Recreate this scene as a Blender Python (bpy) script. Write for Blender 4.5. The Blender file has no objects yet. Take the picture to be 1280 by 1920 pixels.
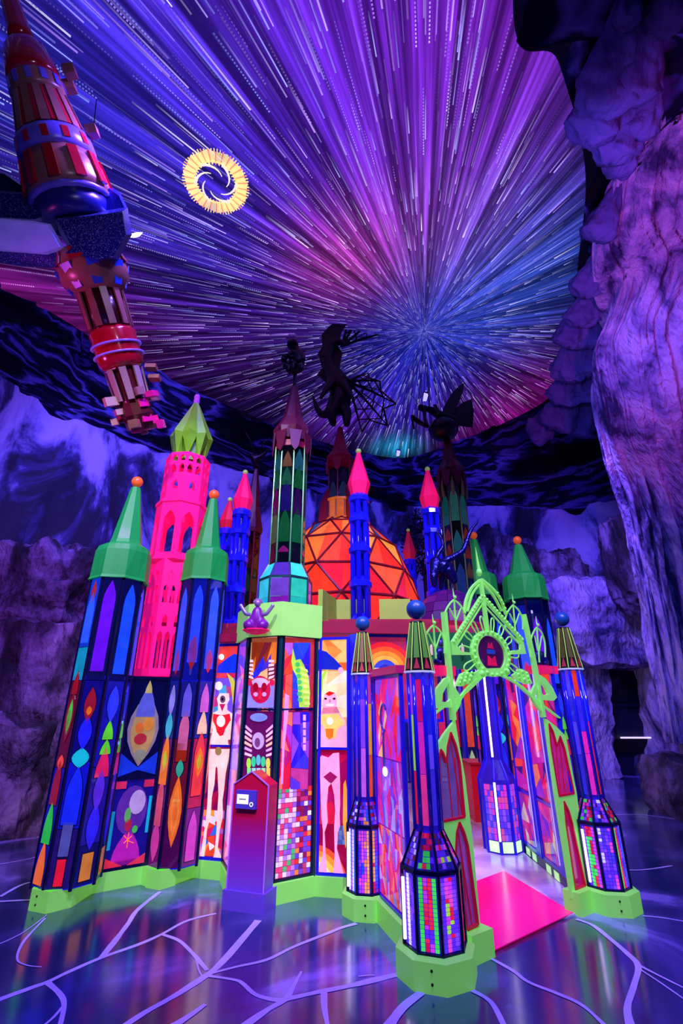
import bpy, math, random
from mathutils import Vector, Matrix, noise

random.seed(7)
PI = math.pi
scene = bpy.context.scene
COL = scene.collection

# ------------------------------------------------------------------ camera
PITCH, FPX, EYE = math.radians(22.0), 900.0, 1.5        # image taken as 1280 x 1920
cd = bpy.data.cameras.new('camera')
cam = bpy.data.objects.new('camera', cd)
COL.objects.link(cam)
cd.sensor_fit = 'HORIZONTAL'
cd.sensor_width = 36.0
cd.lens = FPX / 1280 * 36.0
cd.clip_end = 200
cam.location = (0, 0, EYE)
cam.rotation_euler = (math.pi / 2 + PITCH, 0, 0)
scene.camera = cam

# ------------------------------------------------------------------ world, exposure
w = bpy.data.worlds.new('cave_dark')
scene.world = w
w.use_nodes = True
w.node_tree.nodes['Background'].inputs[0].default_value = (0.10, 0.06, 0.55, 1)
w.node_tree.nodes['Background'].inputs[1].default_value = 0.02
vs = scene.view_settings
vs.view_transform = 'Standard'
vs.look = 'None'
vs.exposure = 0.0
vs.gamma = 1.0
vs.use_curve_mapping = False
cy = scene.cycles
cy.max_bounces, cy.diffuse_bounces, cy.glossy_bounces, cy.transmission_bounces, cy.transparent_max_bounces = 5, 2, 3, 2, 12
cy.use_adaptive_sampling = True
cy.adaptive_threshold = 0.05


# ------------------------------------------------------------------ room lamps (cave wash lights and castle spots)
def lamp(name, kind, loc, target, energy, color, size=0.4, spot=60, blend=0.6):
    d = bpy.data.lights.new(name, kind)
    d.energy = energy
    d.color = color
    if kind == 'AREA':
        d.size = size
    elif kind == 'SPOT':
        d.spot_size = math.radians(spot)
        d.spot_blend = blend
        d.shadow_soft_size = size
    else:
        d.shadow_soft_size = size
    o = bpy.data.objects.new(name, d)
    COL.objects.link(o)
    o.location = loc
    dv = Vector(target) - Vector(loc)
    o.rotation_euler = dv.to_track_quat('-Z', 'Y').to_euler()
    return o


VIOLET, BLUE, MAG, WHITE = (0.30, 0.10, 1.0), (0.06, 0.08, 1.0), (1.0, 0.06, 0.62), (1.0, 0.86, 1.0)
lamp('wash_lamp_violet', 'SPOT', (-1.5, 3.0, 7.6), (-7.0, 8.5, 4.6), 1900, (0.22, 0.11, 1.0), 0.3, 100)
lamp('wash_lamp_blue', 'SPOT', (-3.2, 6.5, 7.4), (-4.6, 12.0, 5.4), 1300, (0.16, 0.11, 1.0), 0.3, 105)
lamp('wash_lamp_back', 'SPOT', (2.0, 8.5, 7.6), (2.5, 14.0, 4.6), 1100, (0.09, 0.07, 1.0), 0.3, 115)
lamp('wash_lamp_arch', 'SPOT', (3.6, 7.0, 6.5), (6.6, 12.4, 2.2), 1700, (0.26, 0.13, 1.0), 0.3, 70)
lamp('wash_lamp_pink', 'SPOT', (2.6, 1.0, 3.0), (5.0, 5.2, 7.0), 720, (1.0, 0.07, 0.60), 0.3, 64)
lamp('wash_lamp_column', 'SPOT', (1.8, 2.6, 6.0), (5.6, 6.6, 4.4), 820, (0.08, 0.12, 1.0), 0.3, 76)
lamp('wash_lamp_puffs', 'SPOT', (2.0, 3.4, 4.6), (4.2, 5.4, 8.2), 520, (0.22, 0.14, 1.0), 0.3, 80)
lamp('wash_lamp_rocks', 'SPOT', (-2.6, 2.5, 4.5), (-5.2, 7.2, 1.8), 700, (0.62, 0.16, 0.95), 0.3, 75)
lamp('wash_lamp_float', 'SPOT', (-4.6, 3.0, 3.6), (-2.5, 4.2, 5.4), 190, (1.0, 0.08, 0.62), 0.2, 50)
lamp('float_spot', 'SPOT', (-0.6, 0.6, 5.4), (-2.9, 3.4, 6.6), 60, (0.62, 0.55, 1.0), 0.15, 62)
lamp('castle_spot', 'SPOT', (-1.6, 0.2, 6.6), (-1.1, 5.6, 2.2), 1150, WHITE, 0.15, 50)
lamp('castle_spot', 'SPOT', (2.2, 0.4, 6.6), (1.2, 5.6, 2.4), 950, WHITE, 0.15, 50)
lamp('floor_wash', 'SPOT', (0.3, 1.0, 7.8), (0.0, 2.8, 0), 3200, (0.22, 0.15, 1.0), 0.5, 110)

# ------------------------------------------------------------------ helpers
CP, SP = math.cos(PITCH), math.sin(PITCH)


def ray(px, py):
    a, b = (px - 640) / FPX, (960 - py) / FPX
    return Vector((a, CP - b * SP, SP + b * CP))


def at(px, py, Y):
    """the point of the place seen at a pixel, at depth Y metres in front of the camera"""
    d = ray(px, py)
    return Vector((0, 0, EYE)) + d * (Y / d.y)


def on_z(px, py, z=0.0):
    d = ray(px, py)
    return Vector((0, 0, EYE)) + d * ((z - EYE) / d.z)


def lin(h):
    h = h.lstrip('#')
    out = []
    for i in (0, 2, 4):
        c = int(h[i:i + 2], 16) / 255
        out.append(c / 12.92 if c <= 0.04045 else ((c + 0.055) / 1.055) ** 2.4)
    return out


MATS = {}


def P(h, rough=0.45, metal=0.0, emit=0.0, coat=0.0, clear=0.0, vary=0.0, vscale=6.0, bump=0.0, bscale=30.0):
    """painted / glass material with a little procedural variation; emit is for lit glass, lamps and
    the castle's black-light fluorescent paints (lime, hot pink, orange), which really do give off light; a few plain trims get an added glow"""
    if emit < 0.13:
        emit = 0.0
    key = (h, rough, metal, emit, coat, clear, vary, vscale, bump, bscale)
    if key in MATS:
        return MATS[key]
    m = bpy.data.materials.new('paint_' + h.lstrip('#'))
    m.use_nodes = True
    nt = m.node_tree
    b = nt.nodes['Principled BSDF']
    c = lin(h)
    b.inputs['Base Color'].default_value = (*c, 1)
    b.inputs['Roughness'].default_value = rough
    b.inputs['Metallic'].default_value = metal
    b.inputs['Coat Weight'].default_value = coat
    b.inputs['Coat Roughness'].default_value = 0.08
    if emit:
        b.inputs['Emission Color'].default_value = (*c, 1)
        b.inputs['Emission Strength'].default_value = emit
    if vary or bump:
        tc = nt.nodes.new('ShaderNodeTexCoord')
        n = nt.nodes.new('ShaderNodeTexNoise')
        n.inputs['Scale'].default_value = vscale
        n.inputs['Detail'].default_value = 4
        nt.links.new(tc.outputs['Object'], n.inputs['Vector'])
        if vary:
            hsv = nt.nodes.new('ShaderNodeHueSaturation')
            hsv.inputs['Color'].default_value = (*c, 1)
            mr = nt.nodes.new('ShaderNodeMapRange')
            mr.inputs['From Min'].default_value = 0.3
            mr.inputs['From Max'].default_value = 0.7
            mr.inputs['To Min'].default_value = 1 - vary
            mr.inputs['To Max'].default_value = 1 + vary
            nt.links.new(n.outputs['Fac'], mr.inputs['Value'])
            nt.links.new(mr.outputs[0], hsv.inputs['Value'])
            nt.links.new(hsv.outputs[0], b.inputs['Base Color'])
            if emit:
                nt.links.new(hsv.outputs[0], b.inputs['Emission Color'])
        if bump:
            n2 = nt.nodes.new('ShaderNodeTexNoise')
            n2.inputs['Scale'].default_value = bscale
            nt.links.new(tc.outputs['Object'], n2.inputs['Vector'])
            bp = nt.nodes.new('ShaderNodeBump')
            bp.inputs['Strength'].default_value = bump
            bp.inputs['Distance'].default_value = 0.02
            nt.links.new(n2.outputs['Fac'], bp.inputs['Height'])
            nt.links.new(bp.outputs[0], b.inputs['Normal'])
    if clear:
        tr = nt.nodes.new('ShaderNodeBsdfTransparent')
        tr.inputs[0].default_value = (*[min(1, 0.25 + 0.75 * x) for x in c], 1)
        mx = nt.nodes.new('ShaderNodeMixShader')
        mx.inputs[0].default_value = clear
        nt.links.new(b.outputs[0], mx.inputs[1])
        nt.links.new(tr.outputs[0], mx.inputs[2])
        nt.links.new(mx.outputs[0], nt.nodes['Material Output'].inputs['Surface'])
    MATS[key] = m
    return m


def GL(h, e=0.55, clear=0.0):
    """backlit stained glass: glows with the lamps behind it, reflects little diffuse light itself"""
    c = lin(h)
    lum = 0.3 * c[0] + 0.6 * c[1] + 0.1 * c[2]
    e = round(e * (1.26 - 0.46 * lum), 2)
    k = 0.5
    hh = '#' + ''.join('%02x' % round(255 * (12.92 * x if x <= 0.0031308 else 1.055 * x ** (1 / 2.4) - 0.055)) for x in [k * v for v in c])
    return P(hh, 0.07, 0, max(0.14, e / k), 0.0, clear, 0.16, 9.0)


class MB:
    def __init__(s):
        s.v, s.f, s.m, s.cur = [], [], [], 0

    def add(s, vs_, fs_):
        o = len(s.v)
        s.v += [tuple(p) for p in vs_]
        s.f += [tuple(i + o for i in f) for f in fs_]
        s.m += [s.cur] * len(fs_)
        return s

    def box(s, c, size, rz=0.0):
        c = Vector(c)
        hx, hy, hz = size[0] / 2, size[1] / 2, size[2] / 2
        cr, sr = math.cos(rz), math.sin(rz)
        vs_ = []
        for dz in (-hz, hz):
            for dx, dy in ((-hx, -hy), (hx, -hy), (hx, hy), (-hx, hy)):
                vs_.append((c.x + dx * cr - dy * sr, c.y + dx * sr + dy * cr, c.z + dz))
        return s.add(vs_, [(3, 2, 1, 0), (4, 5, 6, 7), (0, 1, 5, 4), (1, 2, 6, 5), (2, 3, 7, 6), (3, 0, 4, 7)])

    def prism(s, pts, off):
        n = len(pts)
        off = Vector(off)
        a = [Vector(p) for p in pts]
        return s.add(a + [p + off for p in a],
                     [tuple(range(n - 1, -1, -1)), tuple(range(n, 2 * n))] +
                     [(i, (i + 1) % n, n + (i + 1) % n, n + i) for i in range(n)])

    def loft(s, rings, caps=True, closed=True):
        n = len(rings[0])
        vs_ = [p for r in rings for p in r]
        fs_ = []
        for k in range(len(rings) - 1):
            for i in range(n if closed else n - 1):
                j = (i + 1) % n
                fs_.append((k * n + i, k * n + j, (k + 1) * n + j, (k + 1) * n + i))
        if caps and closed:
            fs_.append(tuple(range(n - 1, -1, -1)))
            fs_.append(tuple((len(rings) - 1) * n + i for i in range(n)))
        return s.add(vs_, fs_)

    def turn(s, c, prof, n=12, rot=0.0, caps=True):
        """prof: (radius, z) pairs about a vertical axis through c"""
        return s.loft([[(c[0] + r * math.cos(rot + 2 * PI * i / n), c[1] + r * math.sin(rot + 2 * PI * i / n), c[2] + z)
                        for i in range(n)] for r, z in prof], caps)

    def tube(s, pts, r, n=6, closed=False):
        pts = [Vector(p) for p in pts]
        if closed:
            pts = pts + [pts[0]]
        rings = []
        up = None
        for i, p in enumerate(pts):
            a = pts[max(0, i - 1)]
            b = pts[min(len(pts) - 1, i + 1)]
            if closed and i in (0, len(pts) - 1):
                a, b = pts[-2], pts[1]
            t = (b - a)
            if t.length < 1e-9:
                t = Vector((0, 0, 1))
            t.normalize()
            if up is None:
                up = Vector((0, 0, 1)) if abs(t.z) < 0.9 else Vector((1, 0, 0))
            x = t.cross(up)
            if x.length < 1e-6:
                x = t.cross(Vector((0.3, 1, 0.2)))
            x.normalize()
            y = x.cross(t)
            up = y
            rr = r[i] if isinstance(r, (list, tuple)) else r
            rings.append([p + (x * math.cos(2 * PI * k / n) + y * math.sin(2 * PI * k / n)) * rr for k in range(n)])
        return s.loft(rings, not closed)

    def ball(s, c, r, n=14, m=8, sc=(1, 1, 1), mat=None):
        c = Vector(c)
        rings = []
        for k in range(m + 1):
            a = -PI / 2 + PI * k / m
            rr = max(math.cos(a), 1e-3)
            ring = []
            for i in range(n):
                p = Vector((rr * math.cos(2 * PI * i / n) * sc[0], rr * math.sin(2 * PI * i / n) * sc[1], math.sin(a) * sc[2])) * r
                ring.append(c + (mat @ p if mat else p))
            rings.append(ring)
        return s.loft(rings)

    def build(s, name, mats, parent=None, smooth=False, loc=None):
        off = Vector(OFF.get(parent.name, (0, 0, 0))) if parent else Vector(loc or (0, 0, 0))
        me = bpy.data.meshes.new(name)
        me.from_pydata([(p[0] - off.x, p[1] - off.y, p[2] - off.z) for p in s.v], [], s.f)
        if not isinstance(mats, (list, tuple)):
            mats = [mats]
        for m in mats:
            me.materials.append(m)
        if len(mats) > 1:
            me.polygons.foreach_set('material_index', s.m)
        if smooth:
            me.polygons.foreach_set('use_smooth', [True] * len(me.polygons))
        o = bpy.data.objects.new(name, me)
        COL.objects.link(o)
        if parent:
            o.parent = parent
        else:
            o.location = off
        OFF[o.name] = tuple(off)
        return o


OFF = {}


def tag(o, label, cat=None, group=None, kind=None):
    if label:
        o['label'] = label
    if cat:
        o['category'] = cat
    if group:
        o['group'] = group
    if kind or cat:
        o['kind'] = kind or 'thing'
    return o


def thing(name, label, cat, loc, group=None):
    o = bpy.data.objects.new(name, None)
    o.empty_display_size = 0.1
    COL.objects.link(o)
    o.location = loc
    OFF[o.name] = tuple(loc)
    return tag(o, label, cat, group, 'thing' if cat else None)


def dup(root, delta, label=None, group=None):
    def cp(o, par):
        c = o.copy()
        COL.objects.link(c)
        c.parent = par
        for ch in [x for x in bpy.data.objects if x.parent == o]:
            cp(ch, c)
        return c
    r = cp(root, None)
    r.location = Vector(root.location) + Vector(delta)
    OFF[r.name] = tuple(r.location)
    if label:
        r['label'] = label
    if group:
        r['group'] = group
    return r


def catmull(pts, k=8):
    pts = [Vector(p) for p in pts]
    out = []
    for i in range(len(pts) - 1):
        p0, p1, p2, p3 = pts[max(0, i - 1)], pts[i], pts[i + 1], pts[min(len(pts) - 1, i + 2)]
        for j in range(k):
            t = j / k
            out.append(0.5 * ((2 * p1) + (p2 - p0) * t + (2 * p0 - 5 * p1 + 4 * p2 - p3) * t * t + (3 * p1 - p0 - 3 * p2 + p3) * t ** 3))
    out.append(pts[-1])
    return out


def fbm(p, o=4, lac=2.1, gain=0.5):
    a, s_, q = 1.0, 0.0, Vector(p)
    for _ in range(o):
        s_ += a * noise.noise(q)
        q = q * lac
        a *= gain
    return s_


def ridged(p, o=4):
    a, s_, q = 1.0, 0.0, Vector(p)
    for _ in range(o):
        s_ += a * (1 - 2 * abs(noise.noise(q)))
        q = q * 2.15
        a *= 0.5
    return s_

# ================================================================== THE CAVE
def rock_material(name, cols, scale=(1.2, 1.2, 0.35), contrast=(0.38, 0.62), rough=0.85, bump=0.5, bscale=4.0):
    m = bpy.data.materials.new(name)
    m.use_nodes = True
    nt = m.node_tree
    b = nt.nodes['Principled BSDF']
    b.inputs['Roughness'].default_value = rough
    tc = nt.nodes.new('ShaderNodeTexCoord')
    mp = nt.nodes.new('ShaderNodeMapping')
    mp.inputs['Scale'].default_value = scale
    nt.links.new(tc.outputs['Object'], mp.inputs['Vector'])
    n = nt.nodes.new('ShaderNodeTexNoise')
    n.inputs['Scale'].default_value = 1.0
    n.inputs['Detail'].default_value = 9
    n.inputs['Roughness'].default_value = 0.62
    n.inputs['Distortion'].default_value = 0.6
    nt.links.new(mp.outputs[0], n.inputs['Vector'])
    r = nt.nodes.new('ShaderNodeValToRGB')
    e = r.color_ramp.elements
    e[0].position, e[0].color = contrast[0], (*lin(cols[0]), 1)
    e[1].position, e[1].color = contrast[1], (*lin(cols[-1]), 1)
    for i, c in enumerate(cols[1:-1]):
        x = r.color_ramp.elements.new(contrast[0] + (contrast[1] - contrast[0]) * (i + 1) / (len(cols) - 1))
        x.color = (*lin(c), 1)
    nt.links.new(n.outputs['Fac'], r.inputs['Fac'])
    nt.links.new(r.outputs[0], b.inputs['Base Color'])
    n2 = nt.nodes.new('ShaderNodeTexNoise')
    n2.inputs['Scale'].default_value = bscale
    n2.inputs['Detail'].default_value = 8
    nt.links.new(mp.outputs[0], n2.inputs['Vector'])
    bp = nt.nodes.new('ShaderNodeBump')
    bp.inputs['Strength'].default_value = bump
    bp.inputs['Distance'].default_value = 0.12
    nt.links.new(n2.outputs['Fac'], bp.inputs['Height'])
    nt.links.new(bp.outputs[0], b.inputs['Normal'])
    return m


M_MURAL = rock_material('mural_cliffs', ['#14142c', '#34346a', '#8a82ba', '#a8a0d0'], (0.62, 0.62, 0.30), (0.45, 0.58), 0.8, 0.25, 4)
M_ROCK = rock_material('cave_rock', ['#2c2946', '#8d84ad', '#b5acc9'], (1.5, 1.5, 0.6), (0.34, 0.6), 0.9, 0.8, 5)
M_ROCKD = rock_material('dark_cave_rock', ['#0b0914', '#2b2338', '#6d5a80', '#9488a8'], (1.6, 1.6, 0.9), (0.36, 0.70), 0.85, 0.9, 6)
M_FLOW = rock_material('flowstone', ['#2e2a5c', '#8a7cb0', '#b8a8cc'], (1.7, 1.7, 0.8), (0.38, 0.58), 0.9, 0.9, 7)
M_CLOUD = rock_material('painted_cloud', ['#030308', '#05050f', '#101030', '#6a68b0'], (0.8, 0.8, 3.0), (0.45, 0.72), 0.95, 0.3, 4)
def cloud_material():
    m = bpy.data.materials.new('painted_storm_cloud')
    m.use_nodes = True
    nt = m.node_tree
    N, L = nt.nodes, nt.links
    b = N['Principled BSDF']
    b.inputs['Roughness'].default_value = 0.95
    b.inputs['Specular IOR Level'].default_value = 0.1
    tc = N.new('ShaderNodeTexCoord')
    mp = N.new('ShaderNodeMapping')
    mp.inputs['Scale'].default_value = (15, 4.2, 1)
    mp.inputs['Rotation'].default_value = (0, 0, 0.03)
    L.new(tc.outputs['UV'], mp.inputs['Vector'])
    n = N.new('ShaderNodeTexNoise')
    n.inputs['Scale'].default_value = 1.0
    n.inputs['Detail'].default_value = 7
    n.inputs['Distortion'].default_value = 0.35
    L.new(mp.outputs[0], n.inputs['Vector'])
    r = N.new('ShaderNodeValToRGB')
    e = r.color_ramp.elements
    e[0].position, e[0].color = 0.30, (*lin('#04040c'), 1)
    e[1].position, e[1].color = 0.76, (*lin('#0a0a20'), 1)
    for p, c in ((0.42, '#06060f'), (0.46, '#14143a'), (0.50, '#5a58a0'), (0.53, '#0c0c28'), (0.58, '#0a0a20'), (0.61, '#44428a'), (0.65, '#0a0a24')):
        x = r.color_ramp.elements.new(p)
        x.color = (*lin(c), 1)
    L.new(n.outputs['Fac'], r.inputs['Fac'])
    L.new(r.outputs[0], b.inputs['Base Color'])
    bp = N.new('ShaderNodeBump')
    bp.inputs['Strength'].default_value = 0.4
    bp.inputs['Distance'].default_value = 0.15
    L.new(n.outputs['Fac'], bp.inputs['Height'])
    L.new(bp.outputs[0], b.inputs['Normal'])
    return m


M_CLOUD = cloud_material()
M_PUFF = rock_material('cloud_puff', ['#1c1c44', '#4a4a88', '#6060a0'], (1.5, 1.5, 0.7), (0.3, 0.65), 0.95, 0.5, 6)

# plan of the wall and of the sky's rim, matched point by point
WALL = [(-5.5, -3.5), (-7.0, 1.5), (-7.4, 5.5), (-7.3, 7.0), (-6.9, 8.4), (-6.0, 9.9), (-4.7, 11.3), (-3.0, 12.7), (-1.2, 13.6), (0.6, 14.2), (2.4, 14.4), (4.2, 13.9), (5.8, 13.6), (7.6, 12.6), (8.0, 9.5), (7.6, 7.5), (7.2, 5.5), (6.8, 3.0), (6.6, 1.0), (6.2, -3.5)]
RIM = [(-4.2, -3.5), (-6.0, 1.5), (-6.35, 5.5), (-6.15, 6.55), (-5.5, 7.2), (-4.9, 8.1), (-3.85, 9.25), (-2.6, 10.4), (-1.2, 11.55), (0.6, 12.6), (2.0, 12.9), (3.25, 12.0), (4.4, 10.9), (5.1, 9.7), (4.75, 7.9), (4.05, 6.05), (3.45, 4.5), (2.55, 3.25), (1.75, 2.45), (0.7, -3.5)]
ZC = 8.5
wp = catmull([(*p, 0) for p in WALL], 14)
rp = catmull([(*p, 0) for p in RIM], 14)


def cove_z(i):
    u = i / NW
    return 7.55 - 0.9 * max(0.0, min(1.0, (u - 0.40) / 0.25)) ** 1.2


NW = len(wp) - 1


def wall_grid(i0, i1, nz=46):
    mb = MB()
    rings = []
    for k in range(nz + 1):
        ring = []
        for i in range(i0, i1 + 1):
            z = -0.1 + (cove_z(i) + 0.3 + 0.1) * k / nz
            p = wp[i]
            t = (wp[min(i + 1, len(wp) - 1)] - wp[max(i - 1, 0)]).normalized()
            nrm = Vector((t.y, -t.x, 0))
            q = Vector((p.x, p.y, z))
            side = max(0.0, min(1.0, (p.x - 2.0) / 3.0))
            d = (0.10 + 0.20 * side) * fbm((q.x * 0.5, q.y * 0.5, z * 0.45), 5) + 0.10 * ridged((q.x * 0.9, q.y * 0.9, z * 0.25), 3)
            d += 0.35 * max(0, 1.6 - z) * (0.6 + 0.5 * noise.noise((q.x * .7, q.y * .7, 0)))
            ring.append(q + nrm * d)
        rings.append(ring)
    n = i1 - i0 + 1
    vs_ = [p for r in rings for p in r]
    fs_ = [(k * n + i, k * n + i + 1, (k + 1) * n + i + 1, (k + 1) * n + i) for k in range(nz) for i in range(n - 1)]
    return mb.add(vs_, fs_)


a_, b_ = int(NW * 0.40), int(NW * 0.68)
for nm, i0, i1 in (('wall_left', 0, a_), ('wall_back', a_, b_), ('wall_right', b_, NW)):
    o = wall_grid(i0, i1).build(nm, M_MURAL if nm != 'wall_right' else M_ROCK, smooth=True)
    tag(o, {'wall_left': 'pale painted cliff mural along the left cave wall', 'wall_back': 'painted rock mural wall behind the castle',
            'wall_right': 'rough cave rock wall along the right side'}[nm], None, None, 'structure')

# the cove of painted clouds between wall and sky
mb = MB()
rings = []
nv = 26
for k in range(nv + 1):
    t = k / nv
    ring = []
    for i in range(NW + 1):
        a, b = wp[i], rp[i]
        c = math.sin(t * PI / 2)
        q = Vector((a.x + (b.x - a.x) * (1 - math.cos(t * PI / 2)), a.y + (b.y - a.y) * (1 - math.cos(t * PI / 2)), cove_z(i) + (ZC - cove_z(i) + 0.02) * c))
        inw = Vector((-(a.x) * 0.12, (6 - a.y) * 0.12, -0.9)).normalized()
        amp = 0.16 * math.sin(PI * min(1, t * 1.02)) + 0.03
        d = ridged((i * 0.045, t * 4.2, 1.7), 4) * 0.8 + 0.5 * fbm((i * .11, t * 6, 9), 3)
        q = q + inw * (amp * d)
        edge = 0.22 * fbm((i * 0.16, 3.3, 0.2), 3) * t
        q += Vector((inw.x, inw.y, 0)) * edge * 2.0
        ring.append(q)
    rings.append(ring)
n = NW + 1
mb.add([p for r in rings for p in r], [(k * n + i, k * n + i + 1, (k + 1) * n + i + 1, (k + 1) * n + i) for k in range(nv) for i in range(n - 1)])
cv = mb.build('trim_1', M_CLOUD, smooth=True)
uvl = cv.data.uv_layers.new(name='uv')
for lp in cv.data.loops:
    uvl.data[lp.index].uv = ((lp.vertex_index % n) / NW, (lp.vertex_index // n) / nv)
tag(cv, 'dark painted storm cloud cove between cave wall and starry ceiling', None, None, 'structure')

# ------------------------------------------------------------------ ceiling: a projection screen of stars rushing by
HUB = Vector((1.66, 7.59, ZC))


def ceiling_material():
    m = bpy.data.materials.new('star_projection')
    m.use_nodes = True
    nt = m.node_tree
    N, L = nt.nodes, nt.links
    for x in list(N):
        N.remove(x)
    out = N.new('ShaderNodeOutputMaterial')
    em = N.new('ShaderNodeEmission')
    L.new(em.outputs[0], out.inputs[0])
    tc = N.new('ShaderNodeTexCoord')

    def vm(op, a, b=None):
        x = N.new('ShaderNodeVectorMath')
        x.operation = op
        for i, q in enumerate((a, b)):
            if q is None:
                continue
            if isinstance(q, (tuple, list)):
                x.inputs[i].default_value = q
            else:
                L.new(q, x.inputs[i])
        return x

    def mm(op, a, b=None):
        x = N.new('ShaderNodeMath')
        x.operation = op
        for i, q in enumerate((a, b)):
            if q is None:
                continue
            if isinstance(q, (int, float)):
                x.inputs[i].default_value = q
            else:
                L.new(q, x.inputs[i])
        return x.outputs[0]
    rel = tc.outputs['Object']                       # origin of the screen object is the hub of the picture
    nrm = vm('NORMALIZE', rel).outputs[0]
    rad = vm('LENGTH', rel).outputs['Value']
    rays = []
    for sc, off in ((9, 0.10), (34, 0.22), (110, 0.5)):
        s_ = N.new('ShaderNodeVectorMath')
        s_.operation = 'SCALE'
        L.new(nrm, s_.inputs[0])
        s_.inputs['Scale'].default_value = sc
        cx = N.new('ShaderNodeCombineXYZ')
        L.new(mm('MULTIPLY', rad, off), cx.inputs[2])
        no = N.new('ShaderNodeTexNoise')
        no.inputs['Scale'].default_value = 1.0
        no.inputs['Detail'].default_value = 3
        L.new(vm('ADD', s_.outputs[0], cx.outputs[0]).outputs[0], no.inputs['Vector'])
        rays.append(no.outputs['Fac'])
    r1 = mm('MULTIPLY', mm('SUBTRACT', rays[0], 0.22), 1.6)
    r2 = mm('MAXIMUM', mm('MULTIPLY', mm('SUBTRACT', rays[1], 0.36), 3.2), 0.05)
    r3 = mm('POWER', mm('MAXIMUM', mm('MULTIPLY', mm('SUBTRACT', rays[2], 0.36), 3.0), 0.0), 1.6)
    ray_ = mm('ADD', mm('MULTIPLY', mm('MULTIPLY', r1, r2), 1.0), mm('MULTIPLY', mm('MULTIPLY', r3, r2), 0.55))
    # colour clouds of the projected picture: (centre px on screen, radius m, colour)
    blobs = [((640, 60), 2.6, '#6a18d0', 1.0), ((860, 60), 2.0, '#9020c0', 0.9), ((250, 150), 2.6, '#2430d8', 1.0), ((90, 330), 2.0, '#1c24c0', 0.8),
             ((1000, 330), 1.8, '#3040d0', 0.55), ((930, 520), 1.6, '#1468e8', 1.0), ((640, 480), 0.9, '#f04070', 0.8), ((800, 430), 1.3, '#c848a0', 0.6),
             ((800, 640), 1.6, '#1028d8', 1.0), ((760, 760), 1.5, '#3c30f0', 0.95), ((980, 780), 1.6, '#b00898', 1.1), ((640, 790), 1.1, '#7018b8', 0.7),
             ((60, 560), 1.7, '#a00c78', 1.0), ((420, 620), 2.2, '#5a1090', 0.55), ((742, 838), 0.55, '#20c0ff', 1.6), ((500, 330), 2.2, '#2424b8', 0.7),
             ((1000, 640), 1.2, '#58209a', 0.5), ((1010, 130), 1.3, '#7a1aa0', 0.6)]
    global BLOBS
    BLOBS = [(on_z(bx, by, ZC), rr, lin(hx), st) for (bx, by), rr, hx, st in blobs]
    acc = None
    for (bx, by), rr, hx, st in blobs:
        c = on_z(bx, by, ZC) - HUB
        d = N.new('ShaderNodeVectorMath')
        d.operation = 'DISTANCE'
        L.new(rel, d.inputs[0])
        d.inputs[1].default_value = (c.x, c.y, 0)
        q = mm('DIVIDE', d.outputs['Value'], rr)
        g = mm('MULTIPLY', mm('EXPONENT', mm('MULTIPLY', mm('MULTIPLY', q, q), -1.0)), st)
        s_ = N.new('ShaderNodeVectorMath')
        s_.operation = 'SCALE'
        s_.inputs[0].default_value = lin(hx)
        L.new(g, s_.inputs['Scale'])
        acc = s_.outputs[0] if acc is None else vm('ADD', acc, s_.outputs[0]).outputs[0]
    acc = vm('ADD', acc, (0.016, 0.008, 0.10)).outputs[0]
    s_ = N.new('ShaderNodeVectorMath')
    s_.operation = 'SCALE'
    L.new(acc, s_.inputs[0])
    L.new(mm('ADD', mm('MULTIPLY', mm('POWER', ray_, 1.25), 0.95), 0.10), s_.inputs['Scale'])
    L.new(s_.outputs[0], em.inputs[0])
    em.inputs[1].default_value = 1.0
    return m


mb = MB()
poly = [(p.x, p.y, ZC) for p in rp]
mid = Vector((0.0, 4.0, ZC))
cl = poly + [(-1.0, -4.2, ZC)]
mb.add(cl + [tuple(mid)], [(i, len(cl), (i + 1) % len(cl)) for i in range(len(cl))])
sky = mb.build('ceiling', ceiling_material(), loc=tuple(HUB))
tag(sky, 'ceiling screen with a purple and blue star burst projection', None, None, 'structure')

# star trails of the projection, lying on the screen
sm = bpy.data.materials.new('star_trail_light')
sm.use_nodes = True
nt = sm.node_tree
for x in list(nt.nodes):
    nt.nodes.remove(x)
so = nt.nodes.new('ShaderNodeOutputMaterial')
se = nt.nodes.new('ShaderNodeEmission')
sa = nt.nodes.new('ShaderNodeAttribute')
sa.attribute_name = 'tint'
st_ = nt.nodes.new('ShaderNodeBsdfTransparent')
sx = nt.nodes.new('ShaderNodeMixShader')
nt.links.new(sa.outputs['Color'], se.inputs[0])
se.inputs[1].default_value = 1.6
nt.links.new(sa.outputs['Alpha'], sx.inputs[0])
nt.links.new(st_.outputs[0], sx.inputs[1])
nt.links.new(se.outputs[0], sx.inputs[2])
nt.links.new(sx.outputs[0], so.inputs[0])
verts, faces, tint = [], [], []
rnd = random.Random(5)


def inside_sky(x, y):
    c = False
    j = len(cl) - 1
    for i in range(len(cl)):
        xi, yi, xj, yj = cl[i][0], cl[i][1], cl[j][0], cl[j][1]
        if (yi > y) != (yj > y) and x < (xj - xi) * (y - yi) / (yj - yi) + xi:
            c = not c
        j = i
    return c


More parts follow.
